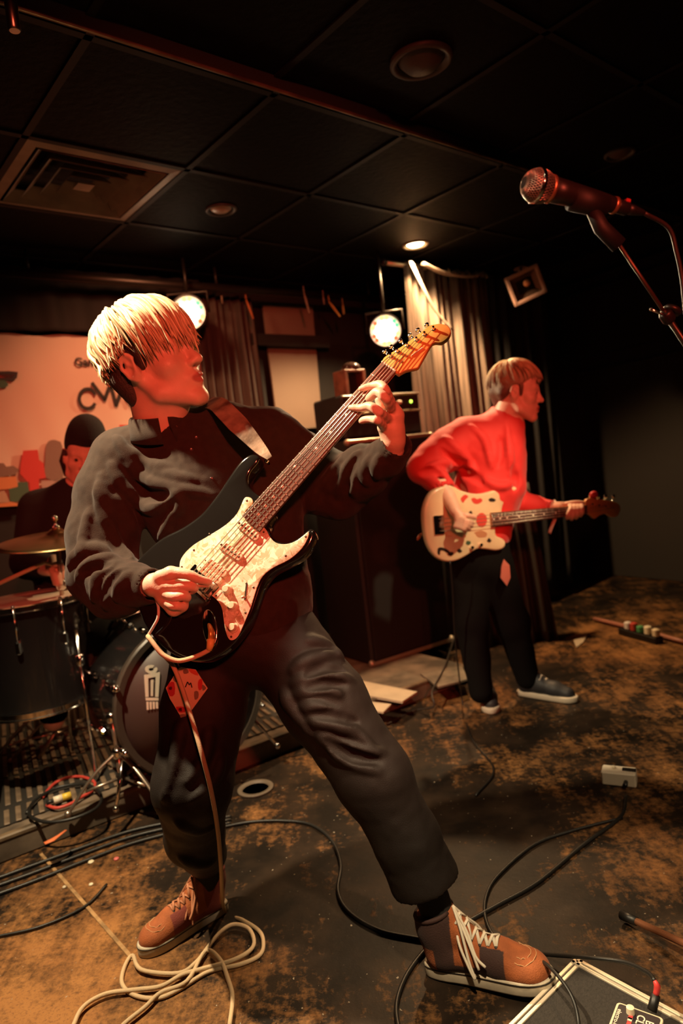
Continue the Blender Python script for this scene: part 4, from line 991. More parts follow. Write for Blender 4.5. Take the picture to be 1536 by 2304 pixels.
bv.chain([P(1020, 1000, 3.22), P(948, 1058, 3.15), P(1000, 1108, 3.06)], [.036, .030, .034], .03)
bv.chain([P(1150, 1010, 3.34), P(1150, 1130, 3.36), P(1255, 1146, 3.24)], [.05, .042, .030], .03)
fv = Vol(P(985, 1215, 3.02)-[.03, .12, .03], P(1075, 1085, 3.02)+[.05, .12, .03], .0035)
fv.chain([P(985, 1080, 3.085), P(1008, 1118, 3.045), P(1024, 1150, 2.99)], [.040, .034, .027], .01)
fv.ell(P(1034, 1168, 2.975), (.026, .022, .036), .012)
for i, (x, y) in enumerate(((1064, 1176), (1062, 1184), (1056, 1192), (1046, 1198))):
    finger(fv, [P(1034+i*-3, 1166+i*6, 2.965), P((1034+x)/2+3, (1170+y)/2+i*2, 2.945), P(x, y, 2.985)], [.0115, .0100, .008], .005)
finger(fv, [P(1036, 1158, 2.975), P(1052, 1160, 2.965), P(1068, 1164, 2.985)], [.013, .011, .009])
hv = Vol(P(1235, 1190, 3.2)-[.03, .12, .03], P(1335, 1115, 3.2)+[.05, .12, .04], .0035); ND = float((BB+bx_*(BSC*.9)-CC) @ FW)
hv.chain([P(1236, 1143, ND+.03), P(1258, 1143, ND+.03), P(1276, 1140, ND+.03)], [.030, .028, .024], .01)
hv.ell(P(1286, 1142, ND+.04), (.040, .028, .026), .012)
for i, (x, y) in enumerate(((1308, 1160), (1298, 1165), (1288, 1168), (1278, 1166))):
    finger(hv, [P(1306-i*8, 1136, ND+.03), P(1308-i*8, 1141+i, ND-.035), P(x, y-8, ND-.05), P(x-3, y, ND-.03)], [.012, .0112, .0105, .009], .005)
finger(hv, [P(1276, 1134, ND+.02), P(1296, 1131, ND+.005), P(1312, 1132, ND+.0)], [.013, .011, .009])
Vf, Qf = fv.mesh(); Vg, Qg = hv.mesh(); V2, Q2 = bv.mesh()
Vb, Qb, Lb = cat_mesh([(Vh, Qh, Lh), (V2, Q2), (Vf, Qf), (Vg, Qg)])
obj('body', Vb, Qb, SKIN, g2, attrs={'lip': Lb})
for s in (-1, 1):
    MB().sphere(hw2((s*.031, .0785, .0095)), .0105*hs2, 12, 8).build('eye', EYED, g2, True)
# short dark-blond hair, light from above painted in as a paler crown
HAIR2 = mat('dark_blond_hair', (.62, .45, .25), .6, bump=.4, bscale=200, attr=('tone', (.10, .05, .03)))
h2 = Vol((-.12, -.15, -.11), (.12, .15, .18), .0035)
h2.ell((0, -.022, .050), (.084, .104, .092), 0); h2.ell((0, .035, .082), (.066, .058, .042), .03)
h2.cap((0, -.09, .0), (0, -.072, -.045), .035, .028, .03)
for s in (-1, 1): h2.cap((s*.055, -.06, .0), (s*.045, -.05, -.03), .03, .02, .02)
h2.plane((0, .03, .045), (0, .9, -1), .012)
for s in (-1, 1): h2.ell((s*.083, -.006, .002), (.03, .030, .034), .01, op='s')
h2.cap((-.05, .088, .062), (.05, .088, .062), .010, .010, .02)
for s in (-1, 1): h2.cap((s*.077, .018, .035), (s*.072, .020, -.004), .009, .006, .008)
Vq, Qq = h2.mesh()
obj('hair_underlayer', hw2(Vq), Qq, HAIR2, g2, attrs={'tone': np.clip(.95-(Vq[:, 2]-.02)*9, .1, 1)})
def short(i, r_):
    phi = r_.uniform(-math.pi, math.pi); c = math.cos(phi); st = abs(r_.normal(0, .5)); end = st+r_.uniform(.5, .9); mx_ = R(100 if c > .3 else 92)
    if end > mx_: st -= end-mx_; end = mx_
    lf = r_.uniform(-.004, .006); pts = []
    for t in np.linspace(0, 1, 4):
        th = max(st, .02)+(end-max(st, .02))*t; a = rotx(R(20)) @ np.array([math.sin(phi)*math.sin(th), math.cos(phi)*math.sin(th), math.cos(th)])
        pts.append(np.array([0, -.016, .050])+a*(np.array([.090, .113, .101])+lf+.007*t))
    return pts
hm, tone = locks(520, short, 11, (.0045, .008), .5, 6, 5)
Vx = np.array(hm.V); o = obj('hair', hw2(Vx), hm.F, HAIR2, g2, attrs={'tone': np.clip(tone*.5+.6-(Vx[:, 2]-.03)*8, 0, 1)})
# red shirt
s2 = Vol(P(905, 1260, 3.2)-[.06, .35, .03], P(1262, 900, 3.2)+[.08, .40, .08], .0065)
s2.chain([P(1130, 968, 3.25), P(1108, 1030, 3.27), P(1095, 1110, 3.27), P(1080, 1190, 3.28)], [.105, .145, .150, .150], .05)
s2.cap(P(1135, 990, 3.23), P(1140, 1090, 3.22), .085, .085, .04)
s2.chain([P(1120, 975, 3.24), P(1050, 990, 3.23), P(1005, 1012, 3.21)], [.09, .098, .096], .05)
s2.chain([P(1010, 1010, 3.21), P(975, 1035, 3.18), P(950, 1052, 3.15)], [.094, .082, .070], .03)
s2.chain([P(950, 1054, 3.15), P(975, 1074, 3.115), P(996, 1096, 3.08)], [.068, .060, .052], .02)
s2.chain([P(1140, 1010, 3.33), P(1150, 1125, 3.36), P(1200, 1140, 3.31), P(1236, 1142, 3.265)], [.09, .068, .052, .040], .03)
for pix, r_, op in [([(1000, 985), (1030, 1010), (1060, 1050), (1075, 1090)], .012, 'u'), ([(990, 1010), (1020, 1035), (1045, 1040)], .012, 's'), ([(1035, 1055), (1060, 1070), (1085, 1085)], .016, 's'), ([(1010, 1040), (1025, 1080), (1045, 1110)], .014, 's'), ([(960, 1050), (1000, 1040), (1015, 1060)], .010, 'u'), ([(1140, 960), (1145, 1010), (1150, 1080)], .010, 'u'),
                    ([(1155, 1050), (1160, 1080), (1158, 1100)], .014, 's'), ([(1060, 960), (1090, 990), (1105, 1050)], .010, 'u'), ([(1125, 985), (1128, 1020), (1120, 1050)], .008, 's'), ([(945, 1065), (975, 1062), (1000, 1078)], .012, 's'), ([(1090, 1080), (1120, 1095), (1150, 1090)], .012, 'u')]:
    s2.ridge(pix, r_, 2.7, 3.6, .02, .1 if op == 'u' else -.1, op)
s2.chain([P(1112, 925, 3.27), P(1128, 945, 3.20), P(1150, 968, 3.165), P(1170, 962, 3.20), P(1172, 948, 3.26)], [.022, .020, .017, .015, .014], .015)
s2.cap(P(1138, 985, 3.2), hw2((0, -.03, -.06)), .050, .056, .01, 's')
for a_, b_ in ((P(990, 1092, 3.088), P(1006, 1112, 3.055)), (P(1232, 1142, 3.27), P(1262, 1143, 3.23))): s2.cap(a_, b_, .042, .042, .004, 's') if a_[0] < .6 else s2.cap(a_, b_, .033, .033, .004, 's')
V, Q = s2.mesh(); V = relax(V, Q, 1, .4); N_ = vnorm(V, Q); V = V+N_*(.004*noise3(V*11, 21)+.002*noise3(V*30, 22))[:, None]
o = obj('shirt', V, Q, REDSH, g2); o['label'] = 'bright red long-sleeved shirt'
# black trousers
t2 = Vol((.25, 2.85, .05), (1.15, 3.65, 1.1), .007)
t2.chain([P(1078, 1200, 3.28), P(1078, 1260, 3.27)], [.135, .140], .03)
t2.chain([P(1050, 1270, 3.26), P(1060, 1400, 3.22), P(1082, 1555, 3.19)], [.098, .074, .056], .04)
t2.chain([P(1108, 1275, 3.27), P(1152, 1400, 3.28), P(1186, 1525, 3.31)], [.100, .076, .056], .04)
V, Q = t2.mesh(); N_ = vnorm(V, Q); V = V+N_*(.005*noise3(V*13, 31))[:, None]
obj('trousers', V, Q, mat('black_jeans', (.004, .0035, .0035), .9, spec=.12), g2)
# a red cloth hanging from the back pocket
cl = [P(1133, 1258, 3.14), P(1146, 1272, 3.13), P(1148, 1300, 3.13), P(1140, 1318, 3.13), P(1126, 1300, 3.135), P(1128, 1275, 3.135)]
V = np.concatenate([np.array(cl), np.array(cl)-FW*-.012]); n = 6
o = obj('pocket_cloth', V, [tuple(range(n)), tuple(range(n, 2*n))[::-1]]+[(i, (i+1) % n, n+(i+1) % n, n+i) for i in range(n)], mat('pale_red_cloth', (.50, .14, .10), .8), g2, False)
# shoes of the bassist
NAVY = mat('dark_running_shoe', (.020, .019, .023), .6); SOLE2 = mat('pale_shoe_sole', (.55, .46, .36), .6)
def trainer(heel, toe, label, L=.29):
    d = toe-heel; ang = math.atan2(d[1], d[0]); Rm = rotz(ang); root = thing('shoe', label, 'shoe', heel*[1, 1, 0], 'shoes of the bass player')
    o_ = spline([(-.01, 0), (.0, .028), (.06, .034), (.13, .036), (.21, .046), (.26, .038), (.288, .008), (.28, -.02), (.24, -.042), (.14, -.038), (.06, -.034), (.0, -.026)], 3, True)
    b0_ = heel*[1, 1, 0]
    MB().prism(o_, 0, .028, .006, 2).xf(Rm, b0_).build('sole', SOLE2, root, auto=45)
    v = Vol((-.03, -.07, .01), (.31, .07, .16), .004)
    v.chain([(.035, 0, .055), (.11, 0, .055), (.18, .002, .045), (.24, .003, .032)], [.036, .036, .038, .033], .02)
    v.chain([(.04, 0, .06), (.035, 0, .105)], [.038, .040], .03); v.cap((.13, 0, .065), (.08, 0, .10), .028, .028, .02)
    v.plane((0, 0, .024), (0, 0, -1)); v.plane((0, 0, .112), (-.2, 0, 1)); V, Q = v.mesh()
    obj('upper', V @ Rm.T+b0_, Q, NAVY, root)
    for i in range(5):
        x = .095+.022*i; z = .118-.0135*i
        MB().tube([np.array(p) @ Rm.T+b0_ for p in ((x, -.026, z-.012), (x+.004, 0, z+.006), (x+.010, .026, z-.012))], .005, 8, .6).build('lace', SOLE2, root, True)
    return root
trainer(Z(1088, 1560, 0), Z(1112, 1618, 0), 'dark shoe of the red-shirted player, toe pointing at the camera')
trainer(Z(1170, 1562, 0), Z(1285, 1578, 0), 'dark laced shoe of the red-shirted player, seen from the side')
# paper wrist band
w = spline([P(1247+5*math.cos(t), 1144+16*math.sin(t), ND+.03-.032*math.cos(t)) for t in np.linspace(0, 2*math.pi, 13)], 2)
MB().tube(w, .008, 6, .25).tube(spline([P(1250, 1160, ND), P(1246, 1172, ND-.01), P(1240, 1186, ND-.005), P(1235, 1200, ND)], 3), .010, 6, .2).build('wrist_band', mat('paper_wrist_band', (.65, .5, .42), .6), g2, True)
# ------------------------------------------------------------------ the drummer
g3 = thing('person', 'drummer in black beanie and black top sitting behind the kit', 'person', (*P(170, 1400, 3.1)[:2], 0))
DD = 3.05; HF3 = head_frame(20, -16, -4); HO3 = P(190, 1032, DD)
def hw3(p): return (np.asarray(p)*1.04) @ HF3.T+HO3
Vh, Qh, Lh = head_mesh(.0036); Vh = hw3(Vh)
bv = Vol(P(0, 1620, 3.1)-[.05, .5, .1], P(330, 1000, 3.1)+[.1, .5, .1], .011)
nk3 = P(182, 1108, 3.1)
bv.cap(hw3((0, -.035, -.08)), nk3, .052, .06, .03)
bv.chain([nk3, P(172, 1170, 3.15), P(165, 1270, 3.15), P(165, 1380, 3.15)], [.08, .14, .13, .14], .05)
bv.chain([P(85, 1140, 3.1), P(60, 1270, 3.05), P(118, 1280, 2.78)], [.05, .042, .03], .03); bv.chain([P(260, 1140, 3.12), P(285, 1270, 3.05), P(260, 1300, 2.8)], [.05, .042, .03], .03)
bv.chain([P(140, 1390, 3.15), P(110, 1440, 2.85), P(120, 1620, 2.85)], [.09, .07, .045], .04); bv.chain([P(200, 1390, 3.15), P(230, 1440, 2.85), P(230, 1600, 2.95)], [.09, .07, .045], .04)
hv3 = Vol(P(100, 1330, 2.7)-[.04, .14, .03], P(160, 1240, 2.7)+[.04, .16, .04], .0045)
hv3.cap(P(122, 1262, 2.82), P(128, 1285, 2.74), .026, .028, .01); hv3.ell(P(130, 1290, 2.72), (.028, .03, .040), .012)
for i in range(4): finger(hv3, [P(124+i*3, 1276+i*11, 2.71), P(116+i*3, 1284+i*9, 2.68), P(124+i*2, 1292+i*7, 2.665), P(134+i, 1292+i*7, 2.68)], [.011, .0105, .010, .009], .005)
finger(hv3, [P(138, 1278, 2.71), P(134, 1270, 2.69), P(122, 1270, 2.68)], [.013, .011, .010])
hv4 = Vol(P(225, 1345, 2.75)-[.04, .14, .03], P(300, 1270, 2.75)+[.04, .16, .04], .0045)
hv4.cap(P(262, 1298, 2.82), P(258, 1306, 2.76), .026, .028, .01); hv4.ell(P(256, 1312, 2.73), (.034, .032, .026), .012)
for i in range(4): finger(hv4, [P(264-i*5, 1310+i, 2.71), P(262-i*5, 1322+i, 2.685), P(260-i*5, 1334, 2.70), P(261-i*5, 1330, 2.725)], [.011, .0105, .010, .009], .005)
finger(hv4, [P(246, 1310, 2.73), P(240, 1318, 2.71), P(244, 1328, 2.70)], [.013, .011, .010])
V7, Q7 = hv4.mesh()
V2, Q2 = bv.mesh(); V5, Q5 = hv3.mesh()
Vb, Qb, Lb = cat_mesh([(Vh, Qh, Lh), (V2, Q2), (V5, Q5), (V7, Q7)])
obj('body', Vb, Qb, SKIN, g3, attrs={'lip': Lb})
for s in (-1, 1): MB().sphere(hw3((s*.031, .0785, .0095)), .0105*1.04, 12, 8).build('eye', EYED, g3, True)
KNIT = mat('black_knit', (.010, .009, .010), .95, bump=.6, bscale=160); TOP = mat('black_top_cloth', (.012, .011, .012), .9)
h3 = Vol((-.13, -.16, -.05), (.13, .15, .22), .005)
h3.ell((0, -.018, .066), (.086, .106, .108), 0); h3.ell((0, -.028, .130), (.060, .072, .055), .04)
0 and h3.chain([(.083*math.sin(t), -.018+.101*math.cos(t), .050) for t in np.linspace(0, 2*math.pi, 17)], .013, .02)
h3.plane((0, 0, .034), (0, .12, -1)); V, Q = h3.mesh(); o = obj('beanie', hw3(V), Q, KNIT, g3); o['label'] = 'black knitted beanie'
for s in (-1, 1):
    MB().tube([hw3((s*.072, .0, .03)), hw3((s*.082, -.02, -.02)), hw3((s*.068, -.035, -.09))], [.022, .022, .010], 10, .6).build('side_hair', HAIRD, g3, True)
s3 = Vol(P(0, 1500, 3.1)-[.05, .5, .1], P(330, 1060, 3.1)+[.1, .4, .06], .009)
s3.chain([P(180, 1130, 3.12), P(172, 1180, 3.15), P(165, 1270, 3.15), P(165, 1400, 3.15)], [.12, .165, .16, .165], .05)
s3.chain([P(110, 1135, 3.12), P(180, 1118, 3.12), P(250, 1135, 3.12)], .075, .05)
s3.chain([P(85, 1145, 3.1), P(62, 1265, 3.05), P(112, 1272, 2.85)], [.085, .068, .05], .03); s3.chain([P(262, 1145, 3.12), P(285, 1265, 3.05), P(262, 1290, 2.85)], [.085, .068, .05], .03)
s3.cap(nk3-np.array([0, 0, .03]), hw3((0, -.03, -.05)), .066, .062, .01, 's')
V, Q = s3.mesh(); N_ = vnorm(V, Q); V = V+N_*(.005*noise3(V*12, 41))[:, None]; obj('top', V, Q, TOP, g3)
t3 = Vol(P(60, 1700, 3.0)-[.1, .45, .1], P(300, 1380, 3.1)+[.15, .35, .1], .01)
t3.cap(P(165, 1400, 3.15), P(170, 1420, 3.13), .17, .17, .03)
t3.chain([P(140, 1395, 3.15), P(110, 1445, 2.85), P(120, 1600, 2.85)], [.11, .09, .06], .04); t3.chain([P(200, 1395, 3.15), P(230, 1445, 2.85), P(230, 1590, 2.95)], [.11, .09, .06], .04)
V, Q = t3.mesh(); obj('trousers', V, Q, mat('black_jeans', (.014, .012, .012), .75), g3)
# ------------------------------------------------------------------ things on and along the back wall
def on_wall(px, py, off=.03):
    v = P(px, py, 1)-CC; o = W0-B2*off; t = ((o-CC) @ B2)/(v @ B2); return CC+v*t
def wall_uv(p): q = p-W0; return np.array([q @ A2, p[2]])
WFR = np.stack([A2, np.array([0, 0, 1.]), -B2], 1)       # wall frame: right, up, out
def wall_prism(pix, off, th, n=0, bev=0.):
    pts = [wall_uv(on_wall(x, y, off)) for x, y in pix]
    if n: pts = spline(pts, n, True)
    return MB().prism(pts, 0, th, bev).xf(WFR, W0-B2*off-np.array([0, 0, 0]))
def text_mb(s, size, th=.001, bold=0.):
    cu = bpy.data.curves.new('t', 'FONT'); cu.body = s; cu.size = size; cu.extrude = th/2; cu.offset = bold; cu.align_x = 'CENTER'; cu.align_y = 'CENTER'
    ob = bpy.data.objects.new('t', cu); COL.objects.link(ob); me = ob.to_mesh()
    mb = MB().add([v.co for v in me.vertices], [tuple(p.vertices) for p in me.polygons]); ob.to_mesh_clear()
    bpy.data.objects.remove(ob); bpy.data.curves.remove(cu); return mb
# festival banner
ban = thing('banner', 'pale festival backdrop banner with dark C M W lettering behind the drummer', 'banner', on_wall(150, 1138, .05))
CLOTH = mat('pale_banner_cloth', (.66, .52, .42), .8, bump=.1, bscale=6)
u0, z1 = wall_uv(on_wall(-130, 745, .05)); u1, _ = wall_uv(on_wall(470, 760, .05)); z0 = wall_uv(on_wall(0, 1142, .05))[1]; z1 = wall_uv(on_wall(80, 750, .05))[1]
nx, nz = 48, 24; V = []
for th in (0, -.003):
    for i in range(nx+1):
        for j in range(nz+1):
            a = i/nx; b_ = j/nz; w_ = .012*math.sin(a*23+b_*3)*(1-.5*b_)+.006*math.sin(a*51+b_*9)
            sag = .012*math.sin(a*math.pi*5)**2*(b_ > .97)
            V.append(W0+A2*(u0+(u1-u0)*a)-B2*(.045+w_*.35+th)+np.array([0, 0, z0+(z1-z0)*b_-sag]))
k = (nx+1)*(nz+1); F = [(i*(nz+1)+j, (i+1)*(nz+1)+j, (i+1)*(nz+1)+j+1, i*(nz+1)+j+1) for i in range(nx) for j in range(nz)]
F = F+[tuple(q+k for q in f[::-1]) for f in F]
cloth = obj('cloth', V, F, CLOTH, ban)
INK = mat('banner_black_ink', (.018, .014, .013), .7)
BO = .062
def stroke(pix, wpx, name='letter', m=INK):
    pts = np.array([wall_uv(on_wall(x, y, BO)) for x, y in pix]); wd = wpx/FPX*3.75/2; k = len(pts); L_, R_ = [], []
    for i in range(k):
        t = unit(pts[min(i+1, k-1)]-pts[max(i-1, 0)]); n = np.array([-t[1], t[0]]); e = t*(wd if i == k-1 else -wd if i == 0 else 0)
        L_.append(pts[i]+n*wd+e*.7); R_.append(pts[i]-n*wd+e*.7)
    MB().prism(np.array(L_+R_[::-1]), 0, .002).xf(WFR, W0-B2*BO).build(name, m, ban)
stroke([(197+19*math.cos(t), 897-22*math.sin(t)) for t in np.linspace(.55, 2*math.pi-.6, 22)], 7.5, 'letter_c')
mpx = [(208, 863), (235, 899), (248, 864), (261, 912), (273, 877), (295, 912), (295, 892)]
for i in range(6):
    stroke([mpx[i], mpx[i+1]], 8, 'letter_m' if i < 3 else 'letter_w')
tm = text_mb('Gam C', .062, .002, .0015); c = on_wall(205, 815, BO); tm.xf(WFR, c).build('small_lettering', INK, ban)
def pr(pix, col, n=0, name='print'): wall_prism(pix, BO, .0015, n).build(name, mat('print_%02x%02x%02x' % tuple(int(255*c) for c in col), col, .75), ban)
PR, PG, PO, PK, PGy = (.55, .05, .045), (.06, .13, .08), (.62, .25, .10), (.04, .03, .03), (.22, .15, .12)
pr([(52, 1014), (85, 1012), (88, 1035), (98, 1042), (103, 1076), (88, 1078), (88, 1128), (70, 1131), (62, 1085), (45, 1066), (47, 1042)], PR)
pr([(20, 1100), (40, 1095), (40, 1085), (66, 1084), (70, 1130), (48, 1135), (22, 1128)], PG); pr([(0, 1074), (36, 1072), (40, 1095), (20, 1100), (-20, 1104), (-20, 1076)], PO)
pr([(-20, 1110), (10, 1104), (22, 1130), (-20, 1136)], (.45, .32, .22)); pr([(-20, 1132), (46, 1128), (46, 1138), (-20, 1142)], PO)
pr([(-20, 1042), (8, 1042), (14, 1050), (30, 1048), (42, 1056), (34, 1068), (0, 1074), (-20, 1074)], PGy)
pr([(104, 1000), (116, 990), (130, 992), (140, 1004), (142, 1076), (104, 1076), (101, 1040)], PGy, 2); pr([(-20, 836), (20, 835), (40, 837), (38, 850), (28, 858), (-20, 850)], PK); pr([(-20, 842), (34, 842), (26, 852), (-20, 848)], PR)
pr([(0, 855), (14, 858), (18, 868), (4, 873), (-10, 868)], PG, 2); pr([(268, 956), (292, 956), (292, 974), (270, 976)], PR); pr([(92, 1082), (130, 1080), (132, 1092), (96, 1106)], (.40, .30, .26))
pr([(300, 1000), (330, 1004), (326, 1040), (300, 1036)], PO)
# black drape running along under the ceiling above the banner
VAL = mat('black_drape', (.014, .011, .010), .85, bump=.2, bscale=30)
def drape(name, label, cat, p, q, z0_, z1_, nf, amp, m, th=.006, nu=None, flare=0., group=None):
    p = np.asarray(p, float); q = np.asarray(q, float); d = q-p; L_ = np.linalg.norm(d[:2]); t = d/np.linalg.norm(d); nrm = np.array([t[1], -t[0], 0])
    nu = nu or nf*8; nz_ = 14; V = []; r_ = np.random.default_rng(int(abs(p[0])*1000)+nf); ph = r_.uniform(0, 6, 4); js = r_.uniform(.6, 1.3, nf+2)
    for s in (0, 1):
        for i in range(nu+1):
            for j in range(nz_+1):
                a = i/nu; b_ = j/nz_; k_ = js[int(a*nf)]*(1-abs((a*nf) % 1-.5)*.2)
                w_ = amp*k_*math.sin(2*math.pi*a*nf+.5*math.sin(b_*3+ph[0]))+amp*.5*math.sin(2*math.pi*a*nf*.37+ph[1]+b_*1.5)
                V.append(p*[1, 1, 0]+t*[1, 1, 0]*L_*(a+flare*(a-.5)*(1-b_))+nrm*(w_+flare*.1*(1-b_))-nrm*th*s+np.array([0, 0, z0_+(z1_-z0_)*b_]))
    k = (nu+1)*(nz_+1); w1 = nz_+1
    F = [(i*w1+j, (i+1)*w1+j, (i+1)*w1+j+1, i*w1+j+1) for i in range(nu) for j in range(nz_)]; F += [tuple(x+k for x in f[::-1]) for f in F]
    F += [(i*w1, i*w1+k, (i+1)*w1+k, (i+1)*w1) for i in range(nu)]+[(i*w1+nz_, (i+1)*w1+nz_, (i+1)*w1+nz_+k, i*w1+nz_+k) for i in range(nu)]
    F += [(j, j+1, j+1+k, j+k) for j in range(nz_)]+[(nu*w1+j, nu*w1+j+k, nu*w1+j+1+k, nu*w1+j+1) for j in range(nz_)]
    o = obj(name, V, F, m); return tag(o, label, cat, group)
va = on_wall(-130, 700, .10); vb_ = on_wall(455, 700, .10)
drape('valance', 'black drape hanging under the ceiling above the pale banner', 'drape', va, vb_, z1+.004, CEIL-.02, 9, .012, VAL)
# pale panel on the wall and the black bar in front of it
PAN = mat('pale_wall_panel', (.25, .18, .135), .8, bump=.1, bscale=5, var=-.1, vscale=3)
pn = wall_prism([(588, 688), (700, 692), (722, 962), (622, 970)], .03, .02, 0, .003); tag(pn.build('wall_panel', PAN), 'pale rectangular panel on the back wall between curtain and amplifier', 'panel')
br1 = wall_prism([(560, 752), (735, 758), (737, 784), (562, 778)], .10, .03, 0, .003); tag(br1.build('wall_bar', VAL), 'black horizontal bar crossing in front of the pale wall panel', 'bar')
CUR1 = mat('brown_black_curtain', (.085, .062, .050), .75, sheen=.2, var=-.5, vscale=5, stretch=(3, 3, .4))
p, q = on_wall(462, 900, .14), on_wall(590, 900, .14)
drape('curtain', 'dark brown pleated curtain hanging right of the blond head', 'curtain', p, q, .12, wall_uv(on_wall(520, 668, .14))[1], 7, .025, CUR1, flare=.10)
# lighting bar near the ceiling
lb0, lb1 = on_wall(-60, 655, .30), on_wall(860, 655, .30); lz = 2.33
bar_ = thing('lighting_bar', 'black pipe fixed under the ceiling carrying the stage lamps', 'pipe', (lb0+lb1)/2*[1, 1, 0]+np.array([0, 0, lz]))
PIPE = mat('black_steel_pipe', (.03, .024, .02), .4, .6)
MB().tube([lb0*[1, 1, 0]+[0, 0, lz], lb1*[1, 1, 0]+[0, 0, lz]], .024, 14).build('pipe', PIPE, bar_, True)
for t in (.1, .5, .95):
    c = (lb0*(1-t)+lb1*t)*[1, 1, 0]; MB().tube([c+[0, 0, lz], c+[0, 0, CEIL+.02]], .010, 8).build('hanger', PIPE, bar_, True)
# lamps with many diodes
WLED = mat('glowing_white_led', (1, .95, .85), .3, emit=(1.0, .80, .55), estr=9.); GLED = mat('glowing_green_led', (.1, .6, .3), .3, emit=(.10, .75, .35), estr=1.2); RLED = mat('glowing_red_led', (.7, .1, .05), .3, emit=(1.0, .12, .04), estr=1.6); YLED = mat('glowing_amber_led', (.8, .5, .1), .3, emit=(1.0, .55, .12), estr=3.)
def parcan(c, aim, rad, label):
    ax = unit(aim-c); f = frame(ax); root = thing('stage_lamp', label, 'stage lamp', c, 'round multi-diode stage lamps')
    MB().lathe([(rad*.55, -.17), (rad*.95, -.13), (rad*1.06, -.02), (rad*1.08, .012), (rad*1.0, .014), (rad*.98, -.012), (.001, -.012)], c, ax, 32).build('housing', PIPE, root, auto=40)
    MB().lathe([(rad*.97, -.010), (rad*.97, -.006), (.001, -.006)], c, ax, 32).build('reflector', mat('lamp_face', (.5, .4, .3), .4, emit=(1, .75, .45), estr=1.5), root)
    s = rad*.152; n = 0
    for i in range(-4, 5):
        for j in range(-4, 5):
            x = s*2*(i+j*.5); y = s*2*j*.866; r_ = math.hypot(x, y)
            if r_ > rad*.90: continue
            edge = r_ > rad*.74; m = WLED
            if edge: m = (GLED if x > .3*rad and y > -.2*rad else RLED if (n*7) % 3 else YLED)
            n += 1
            MB().lathe([(s*.96, 0), (s*.8, s*.45), (s*.4, s*.7), (.0001, s*.78)], c+f[:, 0]*x+f[:, 1]*y-ax*.006, ax, 10).build('led', m, root, True)
    up_ = np.array([c[0], c[1], lz]); side = f[:, 0]*rad*1.18
    MB().tube([c-ax*.05-side, c-ax*.05-side+[0, 0, rad*1.25], c-ax*.05+side+[0, 0, rad*1.25], c-ax*.05+side], .007, 8).build('yoke', PIPE, root, True)
    MB().tube([c-ax*.05+[0, 0, rad*1.25], [c[0]-ax[0]*.05, c[1]-ax[1]*.05, CEIL]], .010, 8).build('stem', PIPE, root, True)
    return root
pc1, pc2 = P(424, 704, 3.75), P(867, 744, 4.05)
parcan(pc1, CC+[-.4, 0, .5], .092, 'glowing round stage lamp right behind the blond head'); parcan(pc2, CC+[0, 0, .3], .092, 'glowing round stage lamp left of the guitar headstock')
spot('stage_lamp_beam_a', pc1+unit(CC-pc1)*.06+np.array([.05, 0, 0]), (.74, 3.24, 1.55), 190, (1, .72, .42), 20, .6, .05)
spot('stage_lamp_beam_b', pc2+unit(CC-pc2)*.06, P(1215, 420, 1.02), 170, (1, .74, .48), 20, .6, .05)
# small ties and clips hanging from the bar
def dangle(px, py, d, h, r_, col, label, sway=0., em=None):
    a = P(px, py, d); o = MB().tube([a+[0, 0, h*.5], a+[sway*.4, 0, h*.12], a+[sway, 0, -h*.5]], [r_*.55, r_, r_*.7], 10, .6).tube([a+[0, 0, h*.5], a+[0, 0, h*.5+.04]], .003, 6).build('cable_tie', mat('tie_%02x%02x%02x' % tuple(int(255*c) for c in col), col, .5), None, True)
    return tag(o, label, 'tie', 'ties hanging from the lighting bar')
dangle(499, 672, 4.1, .06, .010, (.30, .22, .14), 'small pale tie hanging above the brown curtain')
dangle(556, 696, 4.15, .12, .012, (.60, .20, .06), 'orange tag hanging at the top of the brown curtain', .03)
dangle(686, 682, 4.3, .13, .012, (.42, .34, .26), 'pale strip hanging over the top of the wall panel', .02)
dangle(742, 697, 4.4, .10, .014, (.65, .36, .08), 'amber tie hanging right of the pale wall panel', .06); dangle(772, 696, 4.4, .06, .014, (.45, .26, .08), 'brown-gold tie next to the amber one under the ceiling'); dangle(728, 676, 4.4, .05, .009, (.40, .26, .2), 'tiny pale tie at the corner of the wall panel')
# big gathered curtain under the ceiling bulb
CUR2 = mat('sheer_taupe_curtain', (.24, .165, .120), .6, sheen=.25, var=-.75, vscale=9, stretch=(7, 7, .25))
c0_, c1_ = Z(903, 580, CEIL), Z(1086, 606, CEIL)
taupe = drape('curtain', 'tall taupe gathered curtain glowing under the ceiling bulb', 'curtain', c0_, c1_, .10, CEIL-.05, 11, .035, CUR2, flare=.10)
cd2 = c1_-c0_
drape('curtain', 'black curtain at the right edge of the taupe curtain', 'curtain', c1_+unit(cd2)*.03, c1_+unit(cd2)*.75, .10, CEIL-.05, 8, .035, VAL)
pool = drape('curtain', 'black drape pooling on the floor behind the red-shirted player', 'curtain', Z(1010, 1490, 0)+[0, .25, 0], Z(1240, 1455, 0)+[0, .15, 0], .004, .98, 9, .04, mat('olive_black_drape', (.035, .030, .022), .8), flare=.25)
rod = thing('curtain_rod', 'pale curtain rod fixed to the ceiling above the taupe curtain', 'curtain rod', (c0_+c1_)/2)
ra_, rb_ = c0_-unit(cd2)*.16+[0, 0, -.045], c1_+unit(cd2)*.1+[0, 0, -.045]
MB().tube([ra_, rb_], .014, 12).build('rod', mat('brass_rod', (.6, .5, .35), .3, .7), rod, True); MB().sphere(ra_, .024, 12, 8).build('finial', PIPE, rod, True)
